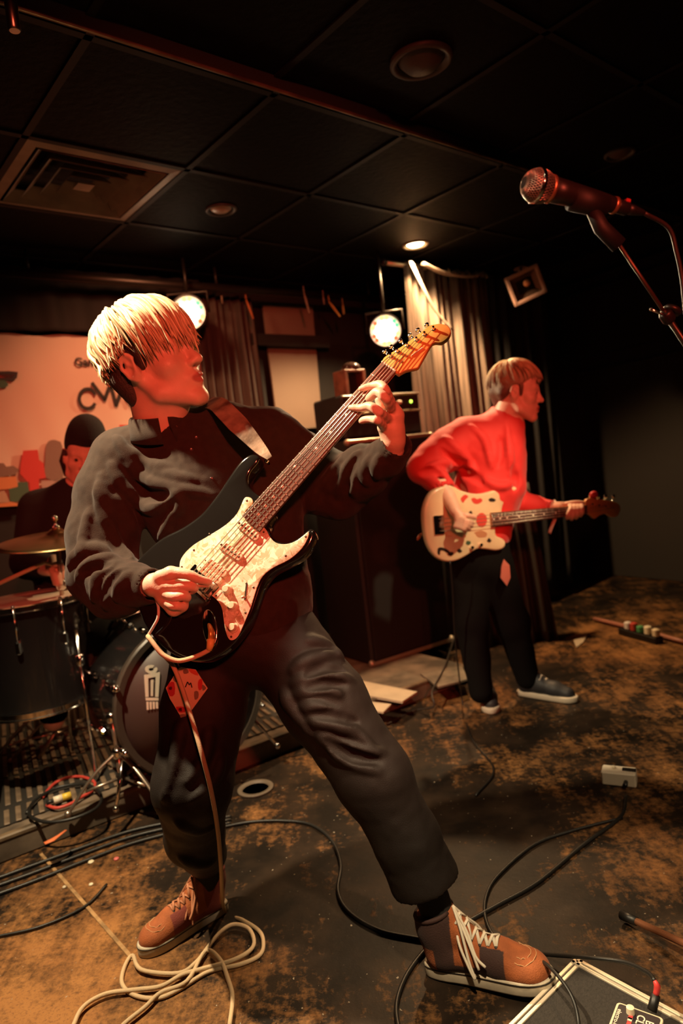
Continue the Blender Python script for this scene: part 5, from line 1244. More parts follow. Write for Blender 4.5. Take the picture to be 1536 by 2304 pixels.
for t in np.linspace(.18, .92, 9): MB().lathe([(.016, -.005), (.022, -.005), (.022, .005), (.016, .005), (.016, -.005)], ra_*(1-t)+rb_*t, cd2, 16).build('curtain_ring', mat('brass_ring', (.7, .6, .42), .3, .7), rod, True)
for t in (.2, .9): e = ra_*(1-t)+rb_*t; MB().tube([e, e+[0, 0, .05]], .008, 8).build('bracket', PIPE, rod, True)
SASH = mat('pale_sash', (.30, .22, .17), .7)
for pts_, w0_, w1_ in (([P(925, 590, 4.10), P(948, 640, 4.08), P(980, 700, 4.10), P(1020, 745, 4.14)], .022, .012), ([P(950, 592, 4.12), P(1000, 615, 4.20), P(1060, 622, 4.40), P(1085, 612, 4.50)], .022, .022)):
    tie = spline(pts_, 5); MB().tube(tie, np.linspace(w0_, w1_, len(tie)), 10, .35).build('sash', SASH, taupe, True)
# ceiling fittings
TRIMM = mat('painted_trim_ring', (.07, .052, .042), .5)
def downlight(px, py, z, rad, label, lens, deep=.02, ring=TRIMM):
    c = Z(px, py, z); root = thing('ceiling_light', label, 'ceiling light', (c[0], c[1], z))
    MB().lathe([(rad*1.25, .012), (rad*1.25, -.004), (rad*1.15, -.010), (rad*.98, -.006), (rad*.95, .010)], (c[0], c[1], z), (0, 0, 1), 36).build('trim_ring', ring, root, True)
    MB().lathe([(rad*.96, .010), (rad*.9, .004), (rad*.6, -deep*.45), (.0001, -deep*.6)], (c[0], c[1], z), (0, 0, 1), 36).build('lens', lens, root, True)
    return c
downlight(497, 471, CEIL, .058, 'unlit round ceiling downlight right of the square air vent', mat('frosted_lens', (.55, .38, .28), .35))
lc = downlight(934, 550, CEIL, .062, 'glowing round ceiling downlight above the taupe curtain', mat('lit_lens', (1, .9, .7), .4, emit=(1, .78, .42), estr=14), .02, mat('bright_trim_ring', (.5, .4, .28), .4))
spot('downlight_bulb', (lc[0], lc[1], CEIL-.03), (lc[0]+.05, lc[1]-.35, 0), 230, (1, .62, .30), 150, .35, .04)
downlight(947, 138, CEIL+.035, .082, 'large dark round ceiling speaker near the step of the ceiling', mat('speaker_grille', (.075, .05, .040), .5, bump=.5, bscale=300), .05)
downlight(1394, 346, CEIL+.035, .055, 'faint round ceiling fitting above the microphone', mat('dusty_lens', (.10, .055, .045), .5))
# square air vent
AV = mat('dusty_vent_metal', (.36, .27, .20), .5, .2, var=-.4, vscale=6)
av = thing('air_vent', 'square ceiling air vent with nested louvres', 'air vent', (vent_c[0], vent_c[1], CEIL))
def sq_ring(r1, z1_, r2, z2_, th=.003):
    V = []
    for r_, z_ in ((r1, z1_), (r2, z2_), (r2, z2_+th), (r1, z1_+th)):
        for x, y in ((1, 1), (-1, 1), (-1, -1), (1, -1)): V.append((x*r_, y*r_, z_))
    F = [(i*4+j, i*4+(j+1) % 4, ((i+1) % 4)*4+(j+1) % 4, ((i+1) % 4)*4+j) for i in range(4) for j in range(4)]
    return MB().add(V, F).xf(RC, (vent_c[0], vent_c[1], CEIL))
sq_ring(.297, -.002, .255, -.008).build('frame', AV, av)
for r1, r2 in ((.245, .205), (.190, .150), (.135, .098), (.082, .05)): sq_ring(r1, -.010, r2, .028).build('louvre', AV, av)
MB().box((0, 0, -.006), (.07, .07, .006), None, .002).xf(RC, (vent_c[0], vent_c[1], CEIL)).build('core', AV, av)
MB().box((0, 0, .060), (.58, .58, .01)).xf(RC, (vent_c[0], vent_c[1], CEIL)).build('duct_back', BLACKP, av)
# chrome pipe end in the corner
c = Z(33, 70, 2.34); pp = thing('pipe_end', 'short chrome pipe end hanging from the ceiling in the upper left corner', 'pipe', c)
MB().lathe([(.012, 0), (.015, .004), (.015, .09), (.011, .095), (.011, .22)], c, (0, 0, 1), 20).build('pipe', mat('scratched_chrome', (.75, .68, .6), .28, 1.), pp, auto=40)
MB().lathe([(.020, .196), (.020, .205), (.010, .21)], c, (0, 0, 1), 20).build('flange', CHROME, pp, auto=40)
# unlit square flood lamp
fl_c = P(1181, 642, 4.25); fx_ = math.cos(R(27)); f_r = RT*fx_+UP*.40-FW*.15; f_r = unit(f_r); f_n = unit(-FW-.35*UP-.1*RT); f_n = unit(f_n-f_r*(f_n @ f_r)); f_u = np.cross(f_n, f_r); FR = np.stack([f_r, f_u, f_n], 1)
fl = thing('flood_lamp', 'unlit square flood lamp hanging tilted above the red-shirted player', 'flood lamp', fl_c)
FRM = mat('pinkish_painted_frame', (.42, .24, .19), .5)
def fbar(c, s, nm='frame', m=FRM): MB().box(FR @ np.array(c)+fl_c, s, FR, .004).build(nm, m, fl)
for s in (-1, 1): fbar((s*.095, 0, .02), (.022, .185, .03)); fbar((0, s*.082, .02), (.212, .022, .03))
MB().box(FR @ np.array([0, 0, -.06])+fl_c, (.19, .165, .13), FR, .01).build('housing', PIPE, fl)
MB().add([FR @ np.array(p)+fl_c for p in ((-.088, -.074, .02), (.088, -.074, .02), (.088, .074, .02), (-.088, .074, .02), (-.04, -.03, -.0), (.04, -.03, -.0), (.04, .03, -.0), (-.04, .03, -.0))], [(0, 1, 5, 4), (1, 2, 6, 5), (2, 3, 7, 6), (3, 0, 4, 7), (4, 5, 6, 7)]).build('reflector', mat('dark_reflector', (.12, .07, .05), .3, .3), fl)
MB().sphere(FR @ np.array([.01, .01, .018])+fl_c, .022, 14, 10).build('bulb', mat('bulb_orange_reflection', (.75, .30, .14), .3), fl, True)  # orange reflection painted as the colour of the unlit bulb
mt_ = Z(1171, 597, CEIL); MB().tube([fl_c+f_u*.09, [mt_[0], mt_[1], CEIL-.02]], .010, 10).build('stem', FRM, fl, True); MB().lathe([(.05, 0), (.05, .012), (.02, .03)], (mt_[0], mt_[1], CEIL-.03), (0, 0, 1), 20).build('mounting_plate', FRM, fl, True)
# grey acoustic panel on the right wall
wdv = unit(WR1-WR0); wn = np.array([wdv[1], -wdv[0], 0]); wn = wn if (CC-WR0) @ wn > 0 else -wn
def on_wr(px, py, off=.10):
    v = P(px, py, 1)-CC; o = WR0+wn*off; t = ((o-CC) @ wn)/(v @ wn); return CC+v*t
zt = on_wr(1312, 836)[2]; zb = on_wr(1330, 1290)[2]; e0 = on_wr(1312, 1000)*[1, 1, 0]; e1 = e0+wdv*2.6
PNL = mat('grey_acoustic_cloth', (.026, .020, .016), .9, bump=.2, bscale=150)
tag(MB().box((*((e0+e1)/2)[:2], (zt+zb)/2), (np.linalg.norm(e1-e0), .07, zt-zb), rotz(math.atan2(wdv[1], wdv[0])), .012).build('acoustic_panel', PNL), 'large grey cloth acoustic panel on the right wall', 'acoustic panel')
e2 = e0-wdv*.1; tag(MB().box((*((e2+e1)/2)[:2], (zt+.10+CEIL)/2), (np.linalg.norm(e1-e2), .16, CEIL-zt-.14), rotz(math.atan2(wdv[1], wdv[0])), .01).build('acoustic_panel', mat('dark_acoustic_cloth', (.014, .011, .009), .9)), 'dark deep acoustic panel under the ceiling on the right wall', 'acoustic panel')
# ------------------------------------------------------------------ amplifier stack
S0 = Z(840, 1500, RISE); sd = unit((Z(1010, 1445, RISE)-S0)*[1, 1, 0]); sn = np.array([-sd[1], sd[0], 0]); SR = np.stack([sd, sn, [0, 0, 1]], 1)
def sp3(a, b, z): return S0*[1, 1, 0]+sd*a+sn*b+np.array([0, 0, z])
TOLEX = mat('black_tolex', (.006, .005, .005), .6, bump=.4, bscale=250); GRILL = mat('black_grille_cloth', (.008, .007, .007), .9, bump=.5, bscale=400); ALU = mat('dull_aluminium_trim', (.45, .37, .28), .4, .7)
CT = 1.345
cab = thing('speaker_cabinet', 'tall black bass speaker cabinet with pale trim strips standing on the riser', 'speaker cabinet', sp3(.3, .22, RISE))
CW = .60
MB().box(sp3(CW/2, .22, (RISE+CT)/2), (CW, .42, CT-RISE-.004), SR, .012).build('cabinet_body', TOLEX, cab)
MB().box(sp3(CW/2, .006, (RISE+CT)/2), (CW-.05, .012, CT-RISE-.06), SR, .003).build('grille', GRILL, cab)
MB().box(sp3(CW/2, .0, RISE+.012), (CW, .014, .022), SR, .003).build('trim_strip', ALU, cab); MB().box(sp3(CW/2, .0, CT-.012), (CW, .014, .022), SR, .003).build('trim_strip', ALU, cab)
for a in (.0, CW):
    for z in (RISE+.015, CT-.015): MB().sphere(sp3(a, .01, z), .020, 10, 8).build('corner_protector', ALU, cab, True)
MB().box(sp3(0, .22, CT-.06), (.012, .18, .03), SR, .003).build('side_handle', ALU, cab)
hd_ = thing('amplifier_head', 'black amplifier head with small glowing green light on top of the cabinet', 'amplifier', sp3(.3, .2, CT))
HT = CT+.255
MB().box(sp3(CW/2+.0, .20, (CT+HT)/2), (CW-.04, .30, HT-CT-.01), SR, .012).build('case', TOLEX, hd_)
fp3 = MB().box(sp3(CW/2, .046, CT+.19), (CW-.08, .01, .085), SR, .002).build('control_panel', mat('dark_metal_panel', (.05, .042, .036), .35, .5), hd_)
MB().box(sp3(CW/2, .044, CT+.238), (CW-.05, .014, .012), SR, .002).build('trim_strip', ALU, hd_); MB().box(sp3(CW/2, .044, CT+.142), (CW-.05, .014, .012), SR, .002).build('trim_strip', ALU, hd_)
MB().box(sp3(CW/2, .045, CT+.072), (CW-.08, .01, .11), SR, .002).build('vent_grille', GRILL, hd_)
for i in range(6):
    MB().lathe([(.014, 0), (.012, .018), (.0001, .02)], sp3(.10+i*.062, .040, CT+.19), -sn, 16).build('knob', mat('pale_amp_knob', (.55, .42, .34), .4) if i in (5,) else PIPE, fp3, True)
ledp = sp3(CW*.84, .040, CT+.192); MB().sphere(ledp, .0095, 12, 8).build('pilot_light', mat('green_pilot_light', (.4, .8, .1), .3, emit=(.55, .95, .08), estr=2.6), fp3, True)
# small wooden box with a cup of odds and ends on the amplifier
bxp = sp3(.0, .12, HT+.0); lampb = thing('wooden_box', 'small reddish wooden box with dark dome on top left of the amplifier', 'box', sp3(.03, .16, HT))
WOOD = mat('reddish_wood', (.26, .10, .06), .5, var=-.5, vscale=20)
for s in (-.062, .062): MB().box(sp3(.17+s, .16, HT+.07), (.022, .12, .14), SR, .003).build('side_panel', WOOD, lampb)
MB().box(sp3(.17, .16, HT+.135), (.145, .12, .014), SR, .003).build('top_panel', WOOD, lampb); MB().box(sp3(.17, .19, HT+.065), (.10, .06, .12), SR, .004).build('core', PIPE, lampb)
MB().sphere(sp3(.18, .15, HT+.155), (.055, .05, .035), 16, 10).build('dome', mat('dark_glossy_dome', (.05, .03, .025), .15), lampb, True)
# ------------------------------------------------------------------ drum kit
SHELL = mat('black_drum_lacquer', (.010, .009, .009), .18, coat=.6); HEADM = mat('drum_head', (.62, .55, .46), .55, var=-.15, vscale=8); HOOPB = mat('black_drum_hoop', (.05, .038, .03), .3, coat=.4); BHEAD = mat('dark_resonant_head', (.045, .025, .022), .45)
BD0 = P(436, 1592, 2.60); BR = .285; BD0[2] = RISE+BR+.035
bax = unit(-rn+rd*.02); fb_ = frame(bax, (0, 0, 1)); BL = .40
kd = thing('bass_drum', 'black bass drum with white lettering on its dark front head', 'drum', BD0*[1, 1, 0]+[0, 0, RISE])
MB().lathe([(BR-.012, -BL), (BR-.002, -BL), (BR-.002, 0), (BR-.012, 0)], BD0, bax, 48).build('shell', SHELL, kd, auto=40)
bh = MB().lathe([(BR-.004, 0), (BR-.004, .004), (.0001, .006)], BD0, bax, 48).build('front_head', BHEAD, kd, True)
MB().lathe([(BR-.004, -BL), (BR-.004, -BL-.004), (.0001, -BL-.006)], BD0, bax, 48).build('rear_head', HEADM, kd, True)
for z in (0, -BL): MB().lathe([(BR-.012, z-.018), (BR+.014, z-.018), (BR+.016, z+.006), (BR+.010, z+.014), (BR-.012, z+.012), (BR-.012, z-.018)], BD0, bax, 48).build('hoop', HOOPB, kd, auto=40)
for i in range(8):
    a = 2*math.pi*(i+.5)/8; dr = fb_[:, 0]*math.cos(a)+fb_[:, 1]*math.sin(a)
    for z in (0, -BL):
        s = 1 if z == 0 else -1
        e = BD0+dr*(BR+.020)+bax*(z); MB().tube([e+bax*s*.02, e-bax*s*.10], .0045, 8).sphere(e+bax*s*.022, .011, 10, 8).box(e-bax*s*.004, (.024, .03, .022), np.stack([np.cross(dr, bax), bax, dr], 1), .004).build('claw', CHROME, kd, True)
        MB().box(BD0+dr*(BR+.008)+bax*(z-s*.125), (.022, .05, .022), np.stack([np.cross(dr, bax), bax, dr], 1), .006).build('lug', CHROME, kd)
for s in (-1, 1):
    e = BD0-bax*.10+fb_[:, 0]*s*(BR*.86)-np.array([0, 0, BR*.45]); t_ = e+fb_[:, 0]*s*.09+bax*.10; t_[2] = RISE+.012
    MB().tube([e, t_], .007, 8).sphere(t_, .012, 10, 8).build('spur', CHROME, kd, True)
# white lettering on the front head
WINK = mat('white_print', (.72, .62, .50), .6)
def on_head(px, py):
    v = P(px, py, 1)-CC; o = BD0+bax*.0075; t = ((o-CC) @ bax)/(v @ bax); q = CC+v*t-o; return np.array([q @ fb_[:, 0], q @ fb_[:, 1]])
HB = np.stack([fb_[:, 0], fb_[:, 1], bax], 1)
def hprint(pix, n=0, nm='lettering'):
    p_ = [on_head(*x) for x in pix]
    if n: p_ = spline(p_, n, True)
    MB().prism(p_, 0, .0012).xf(HB, BD0+bax*.0078).build(nm, WINK, bh)
arc = [(340+14*math.cos(t), 1506+10*math.sin(t)) for t in np.linspace(-.5, 5.2, 14)]; arc2 = [(340+6*math.cos(t), 1506+3.5*math.sin(t)) for t in np.linspace(5.2, -.5, 14)]
hprint(arc+arc2); hprint([(324, 1519), (359, 1512), (359, 1521), (333, 1526), (334, 1568), (327, 1568)]); hprint([(350, 1522), (359, 1521), (356, 1568), (349, 1568)]); hprint([(339, 1530), (345, 1529), (344, 1566), (339, 1566)])
hprint([(327, 1570), (356, 1570), (356, 1576), (328, 1576)])
for i in range(4): hprint([(329+i*7, 1579), (334+i*7, 1579), (334+i*7, 1597-i), (330+i*7, 1597-i)])
# floor tom on the left
FT0 = P(62, 1352, 2.72); TZ = FT0[2]; TR = .205
ft = thing('floor_tom', 'black floor tom with pale head at the left edge', 'drum', FT0*[1, 1, 0]+[0, 0, RISE])
MB().lathe([(TR-.01, -.40), (TR, -.40), (TR, 0), (TR-.01, 0)], FT0, (0, 0, 1), 44).build('shell', SHELL, ft, auto=40)
MB().lathe([(TR+.002, -.002), (TR+.002, .002), (.0001, .003)], FT0, (0, 0, 1), 44).build('drum_head', HEADM, ft, True)
for z in (0, -.40): MB().lathe([(TR+.002, z-.016), (TR+.014, z-.016), (TR+.014, z-.012), (TR+.006, z-.010), (TR+.006, z+.008), (TR+.011, z+.010), (TR+.002, z+.012), (TR+.002, z-.016)], FT0, (0, 0, 1), 44).build('hoop', CHROME, ft, auto=40)
for i in range(8):
    a = 2*math.pi*i/8+.2; e = FT0+np.array([math.cos(a), math.sin(a), 0])*(TR+.012)
    MB().tube([e+[0, 0, .012], e-[0, 0, .13]], .0035, 8).sphere(e+[0, 0, .014], .007, 8, 6).build('tension_rod', CHROME, ft, True); MB().box(e-[0, 0, .14], (.02, .02, .05), rotz(a), .006).build('lug', CHROME, ft)
for a in (-2.2, -.4, 1.6):
    e = FT0+np.array([math.cos(a), math.sin(a), 0])*(TR+.022); MB().tube([e-[0, 0, .12], [e[0], e[1], RISE+.02]], .0065, 8).box((e[0], e[1], FT0[2]-.24), (.03, .03, .05), rotz(a), .006).build('leg', CHROME, ft, True); 
# cymbal and stand
CYM = mat('brass_cymbal', (.24, .15, .065), .32, .9, bump=.15, bscale=4)
cyc = P(128, 1208, 2.62); cax = unit(np.array([.05, -.10, 1.]))
cym = tag(MB().lathe([(.0001, .032), (.02, .031), (.034, .020), (.045, .014), (.12, .006), (.20, -.006), (.225, -.012), (.2245, -.0135), (.12, .004), (.045, .012), (.0001, .030)], cyc, cax, 56).build('cymbal', CYM, None, True), 'thin brass crash cymbal beside the drummer', 'cymbal')
def stand(base, top, label, knobs, spread=.28, hub=.16, legs=(-2.4, -.3, 1.7), felt=None):
    root = thing('drum_stand', label, 'stand', base)
    b = np.asarray(base, float); t = np.asarray(top, float); u = unit(t-b)
    MB().tube([b+u*.06, b+u*np.linalg.norm(t-b)*.55], .0125, 12).build('lower_tube', CHROME2, root, True); MB().tube([b+u*np.linalg.norm(t-b)*.5, t], .009, 12).build('upper_tube', CHROME2, root, True)
    for f in knobs:
        k_ = b+(t-b)*f; MB().lathe([(.017, -.018), (.020, -.012), (.020, .012), (.017, .018)], k_, u, 16).tube([k_, k_+RT*.035], .005, 8).sphere(k_+RT*.038, (.012, .006, .012), 10, 8).build('clamp', CHROME, root, True)
    for a in legs:
        e = b+np.array([math.cos(a), math.sin(a), 0])*spread; e[2] = b[2]+.012; m_ = b+u*(hub+.12)
        q = (m_+e)/2+[0, 0, .02]
        MB().tube(spline([m_, q, e], 5), .008, 10, .7).sphere(e, .014, 10, 8).build('leg', CHROME2, root, True)
        MB().tube([b+u*.08, (m_*.35+e*.65)], .006, 8).build('brace', CHROME2, root, True)
    MB().lathe([(.018, .05), (.02, .06), (.02, .09), (.016, .10)], b, u, 16).build('hub', PIPE, root, True)
    if felt is not None: MB().lathe([(.014, -.002), (.014, .008), (.006, .010), (.006, .030), (.012, .032), (.012, .042), (.004, .05)], felt, cax, 14).build('wing_nut', CHROME, root, True)
    return root
CHROME2 = mat('dulled_chrome_tube', (.50, .40, .32), .3, .9)
stand(Z(168, 1668, RISE), cyc+[0, 0, .0], 'chrome cymbal stand with tripod legs left of the bass drum', (.32, .56, .80), felt=cyc+cax*.034)
stand(Z(86, 1672, RISE), P(72, 1440, 2.66), 'thin chrome drum stand left of the cymbal stand', (.45, .97), .24, .14, (-2.0, .2, 2.3))
stand(Z(282, 1795, RISE), P(250, 1610, 2.50), 'short dark stand in front of the bass drum', (.55, .98), .20, .06, (-2.6, -.6, 1.3))
# drumstick in the drummer's hand
stk = [P(-60, 1338, 2.60), P(98, 1264, 2.68), P(134, 1249, 2.70)]
stk = [P(-60, 1342, 2.52), P(0, 1312, 2.58), P(100, 1266, 2.665), P(134, 1290-14, 2.70)]
tag(MB().tube(stk, [.0035, .0075, .0078, .0078], 10).sphere(stk[0], .006, 8, 6).build('drumstick', mat('hickory_stick', (.55, .38, .22), .5), None, True), 'pale drumstick held by the drummer over the floor tom', 'drumstick')
# drum throne under the drummer
th_c = P(165, 1500, 3.16); th = thing('drum_stool', 'round black stool the drummer sits on', 'stool', (th_c[0], th_c[1], RISE))
MB().lathe([(.15, .40), (.17, .42), (.17, .455), (.15, .47), (.0001, .475)], (th_c[0], th_c[1], RISE), (0, 0, 1), 28).build('seat', TOLEX, th, True); MB().tube([(th_c[0], th_c[1], RISE+.1), (th_c[0], th_c[1], RISE+.41)], .018, 10).build('post', CHROME2, th, True)
for a in (0, 2.1, 4.2): MB().tube([(th_c[0], th_c[1], RISE+.2), (th_c[0]+.24*math.cos(a), th_c[1]+.24*math.sin(a), RISE+.012)], .009, 8).build('leg', CHROME2, th, True)

# ------------------------------------------------------------------ cables
def cable(name, label, pts, r_, m, n=7, parent=None, sides=8):
    q = spline(pts, n); o = MB().tube(q, r_, sides).build(name, m, parent, True)
    return tag(o, label, 'cable') if parent is None else o
BLKC = mat('black_cable_rubber', (.010, .009, .008), .45); REDC = mat('red_cable_rubber', (.50, .05, .035), .5); BEIGE = mat('beige_woven_cable', (.62, .44, .26), .7, bump=.5, bscale=700)
def fl_(pix, z=.006): return [Z(x, y, z)+[0, 0, 0] for x, y in pix]
cable('cable', 'black cable curving over the floor behind the forward leg', fl_([(470, 1868), (560, 1850), (640, 1847), (700, 1856), (745, 1890), (766, 1945), (760, 2005), (785, 2052), (850, 2092), (930, 2110), (985, 2118)]), .0055, BLKC)
cable('cable', 'black cable looping to the red plug on the pedalboard', fl_([(1400, 1840), (1290, 1868), (1203, 1900), (1124, 1966), (1094, 2015), (1093, 2070), (1124, 2118), (1205, 2144)])+[Z(1300, 2153, .05), Z(1400, 2164, .075), Z(1455, 2188, .10), Z(1472, 2206, .115)], .0045, BLKC)
cable('cable', 'straight black cable from the white box to the forward shoe', fl_([(1408, 1790), (1395, 1838), (1313, 1900), (1212, 1984), (1124, 2034), (1060, 2070), (1030, 2092)]), .0055, BLKC)
cable('cable', 'black cable bowing out left of the forward shoe', fl_([(990, 2118), (961, 2133), (917, 2190), (893, 2252), (896, 2310), (920, 2380)]), .0055, BLKC)
cable('cable', 'thin black cable arching over the pedalboard edge', [Z(1130, 2125, .006), Z(1190, 2146, .05), Z(1240, 2180, .09), Z(1283, 2236, .085), Z(1301, 2298, .06), Z(1300, 2350, .05)], .004, BLKC)
for i, (o_, lab) in enumerate(((0, 'black cable lying closest to the riser edge'), (17, 'black cable running second from the riser edge'), (36, 'black cable running third from the riser edge'))):
    cable('cable', lab, fl_([(-30, 1985+o_), (80, 1945+o_), (190, 1905+o_*.9), (300, 1868+o_*.8), (420, 1845+o_*.6), (520, 1838+o_*.4)], .007), .006, BLKC)
cable('cable', 'thin black cable crossing the light floor seam', fl_([(-20, 2110), (90, 2085), (190, 2040), (240, 1990)]), .004, BLKC)
cable('cable', 'thin dark cable hanging from the riser between the players', [Z(870, 1630, .006), Z(930, 1600, .006), Z(975, 1590, .05), Z(972, 1555, .1), Z(1000, 1500, .10), Z(1020, 1440, .1)], .004, mat('grey_cable', (.03, .022, .018), .5))
cable('cable', 'black lead hanging from the cream bass to the floor', [P(1012, 1262, 3.04), P(1018, 1330, 3.06), P(1022, 1420, 3.1), P(1030, 1500, 3.16), Z(1040, 1580, .006), Z(1060, 1660, .006), Z(1110, 1730, .006), Z(1070, 1790, .006)], .0035, BLKC)
# red cable and plug on the mat
mz = RISE+.016
cable('cable', 'red cable looping on the ribbed mat', [Z(x, y, mz) for x, y in ((95, 1795), (120, 1765), (150, 1750), (185, 1748), (212, 1760), (208, 1778), (180, 1795), (160, 1808), (128, 1818), (105, 1812))], .006, REDC)
cable('cable', 'black coiled cable lying over the red cable', [Z(x, y, mz+.008) for x, y in ((60, 1830), (80, 1800), (130, 1772), (190, 1765), (225, 1785), (220, 1815), (170, 1840), (110, 1850), (70, 1838), (65, 1818))], .006, BLKC)
yp = thing('cable_connector', 'yellow and white plug lying on the ribbed mat', 'plug', Z(140, 1792, mz))
yd = unit(Z(155, 1788, mz)-Z(128, 1797, mz)); c = Z(140, 1795, mz+.012)
MB().tube([c-yd*.002, c+yd*.03], .013, 14).build('yellow_cap', mat('yellow_plastic', (.70, .48, .05), .4), yp, True); MB().tube([c-yd*.03, c], .0135, 14).build('white_sleeve', mat('white_plastic', (.75, .65, .5), .4), yp, True); MB().tube([c-yd*.055, c-yd*.028], .008, 10).build('tail', BLKC, yp, True)
tp = thing('tape_strip', 'orange-red tape strip stuck over the riser edge', 'tape', Z(130, 1880, RISE))
tpm = [rp(.19, .03, RISE+.0095), rp(.245, .035, RISE+.0095), rp(.25, .055, RISE+.0105), rp(.20, .05, RISE+.0105)]
MB().tube([Z(100, 1898, RISE+.014), Z(118, 1890, RISE+.014), Z(132, 1880, RISE+.014), Z(148, 1868, RISE+.014)], [.010, .012, .007, .006], 8, .3).build('strip', mat('orange_tape', (.70, .17, .06), .5), tp, True)

# guitar lead: plug, loop under the body, down the leg, coil on the floor
gc = thing('guitar_cable', 'beige woven guitar cable hanging from the black guitar and coiled on the floor', 'cable', Z(480, 2150, 0))
lead = [P(471, 1462, 1.475), P(448, 1474, 1.475), P(420, 1484, 1.475), P(395, 1486, 1.475), P(365, 1472, 1.478), P(343, 1445, 1.485), P(333, 1432, 1.50), P(338, 1440, 1.56), P(368, 1474, 1.575), P(390, 1500, 1.54), P(410, 1550, 1.53), P(432, 1620, 1.50), P(455, 1700, 1.47), P(476, 1785, 1.50), P(490, 1870, 1.58), P(497, 1950, 1.68)]
lead += fl_([(505, 2050), (545, 2070), (580, 2092), (592, 2116), (585, 2148), (540, 2170), (470, 2186), (403, 2226), (355, 2246), (304, 2240), (275, 2215), (279, 2178), (298, 2150)], .006)
lead += fl_([(318, 2182), (400, 2190), (440, 2166), (470, 2128), (495, 2098), (525, 2080), (560, 2090), (570, 2128), (530, 2158), (454, 2180), (410, 2193), (362, 2219), (304, 2227), (239, 2236), (191, 2262), (169, 2298), (160, 2345), (230, 2355), (279, 2304), (326, 2266), (362, 2233), (421, 2207), (462, 2140), (494, 2158), (512, 2200), (523, 2244), (516, 2310)], .013)
cable('lead', '', lead, .0052, BEIGE, 6, gc, 10)
GOLD = mat('gold_plug_sleeve', (.75, .48, .14), .3, .6)
jq = gl(474, 1418); jw = GB+gx*jq[0]+gy*jq[1]
MB().tube([P(470, 1400, 1.505), P(474, 1420, 1.483), P(474, 1440, 1.476)], [.0055, .0055, .0062], 12).build('plug', GOLD, gc, True); MB().tube([P(474, 1438, 1.476), P(473, 1452, 1.475), P(470, 1463, 1.475)], [.0085, .0080, .0062], 12).build('strain_relief', mat('yellow_strain_relief', (.72, .50, .14), .5), gc, True)
for a_, b_ in ((0, 7),):
    pass
cw_ = spline([P(333, 1430, 1.505), P(345, 1410, 1.50), P(355, 1390, 1.50), P(356, 1365, 1.505), P(349, 1340, 1.51), P(345, 1312, 1.512)], 5)
cr = MB().tube(cw_, .0035, 8).build('loose_cord', mat('pale_blue_cord', (.40, .48, .50), .5, col2=(.70, .50, .36), vscale=45), gtr, True)
# ------------------------------------------------------------------ festival pass hanging at the hip
ps = thing('festival_pass', 'diamond-shaped printed festival pass hanging on the dark trousers', 'pass', P(420, 1560, 1.575))
pd = 1.578; pf = frame(-FW, UP); pM = np.stack([RT, UP, -FW], 1); po = P(420, 1560, pd)
def pp_(pix): return [np.array([(x-420)/FPX*pd, -(y-1560)/FPX*pd]) for x, y in pix]
MB().prism(pp_([(404, 1501), (440, 1507), (467, 1549), (434, 1594), (412, 1622), (382, 1572), (373, 1548), (393, 1518)]), -.002, 0, .0).xf(pM, po).build('card', mat('pass_card', (.66, .46, .30), .5), ps)
def pblob(pix, col, n=2): MB().prism(spline(pp_(pix), n, True) if n else pp_(pix), .0002, .0008).xf(pM, po).build('print', mat('pass_%02x%02x%02x' % tuple(int(255*c) for c in col), col, .5), ps)
pblob([(380, 1537), (392, 1535), (393, 1562), (382, 1566), (376, 1550)], (.45, .03, .05)); pblob([(380, 1546), (387, 1545), (386, 1552), (380, 1551)], (.03, .02, .02))
pblob([(447, 1530), (455, 1528), (454, 1550), (447, 1552), (445, 1540)], (.50, .03, .03)); pblob([(424, 1505), (440, 1508), (446, 1520), (430, 1514)], (.52, .08, .04)); pblob([(437, 1556), (446, 1556), (446, 1570), (438, 1574)], (.22, .15, .10)); pblob([(412, 1508), (422, 1506), (424, 1514), (414, 1516)], (.2, .13, .09))
pblob([(455, 1540), (464, 1548), (456, 1554)], (.2, .15, .11)); pblob([(396, 1590), (420, 1592), (416, 1602), (402, 1602)], (.48, .03, .04)); pblob([(402, 1594), (409, 1593), (409, 1600), (403, 1600)], (.04, .02, .02)); pblob([(389, 1522), (398, 1520), (398, 1534), (391, 1532)], (.22, .16, .10)); pblob([(404, 1608), (420, 1608), (412, 1620)], (.24, .17, .12))
for p0_, p1_ in (((417, 1546), (422, 1534)), ((422, 1534), (426, 1541)), ((426, 1541), (429, 1536)), ((429, 1536), (432, 1547))):
    a_, b_ = [np.array([*pp_([p])[0], .001]) for p in (p0_, p1_)]; MB().tube([a_, b_], .0013, 6, .4).xf(pM, po).build('lettering', INK, ps)
MB().tube([P(405, 1503, pd), P(398, 1490, pd+.005), P(392, 1470, pd+.02)], .0015, 6).build('string', BLKC, ps, True)

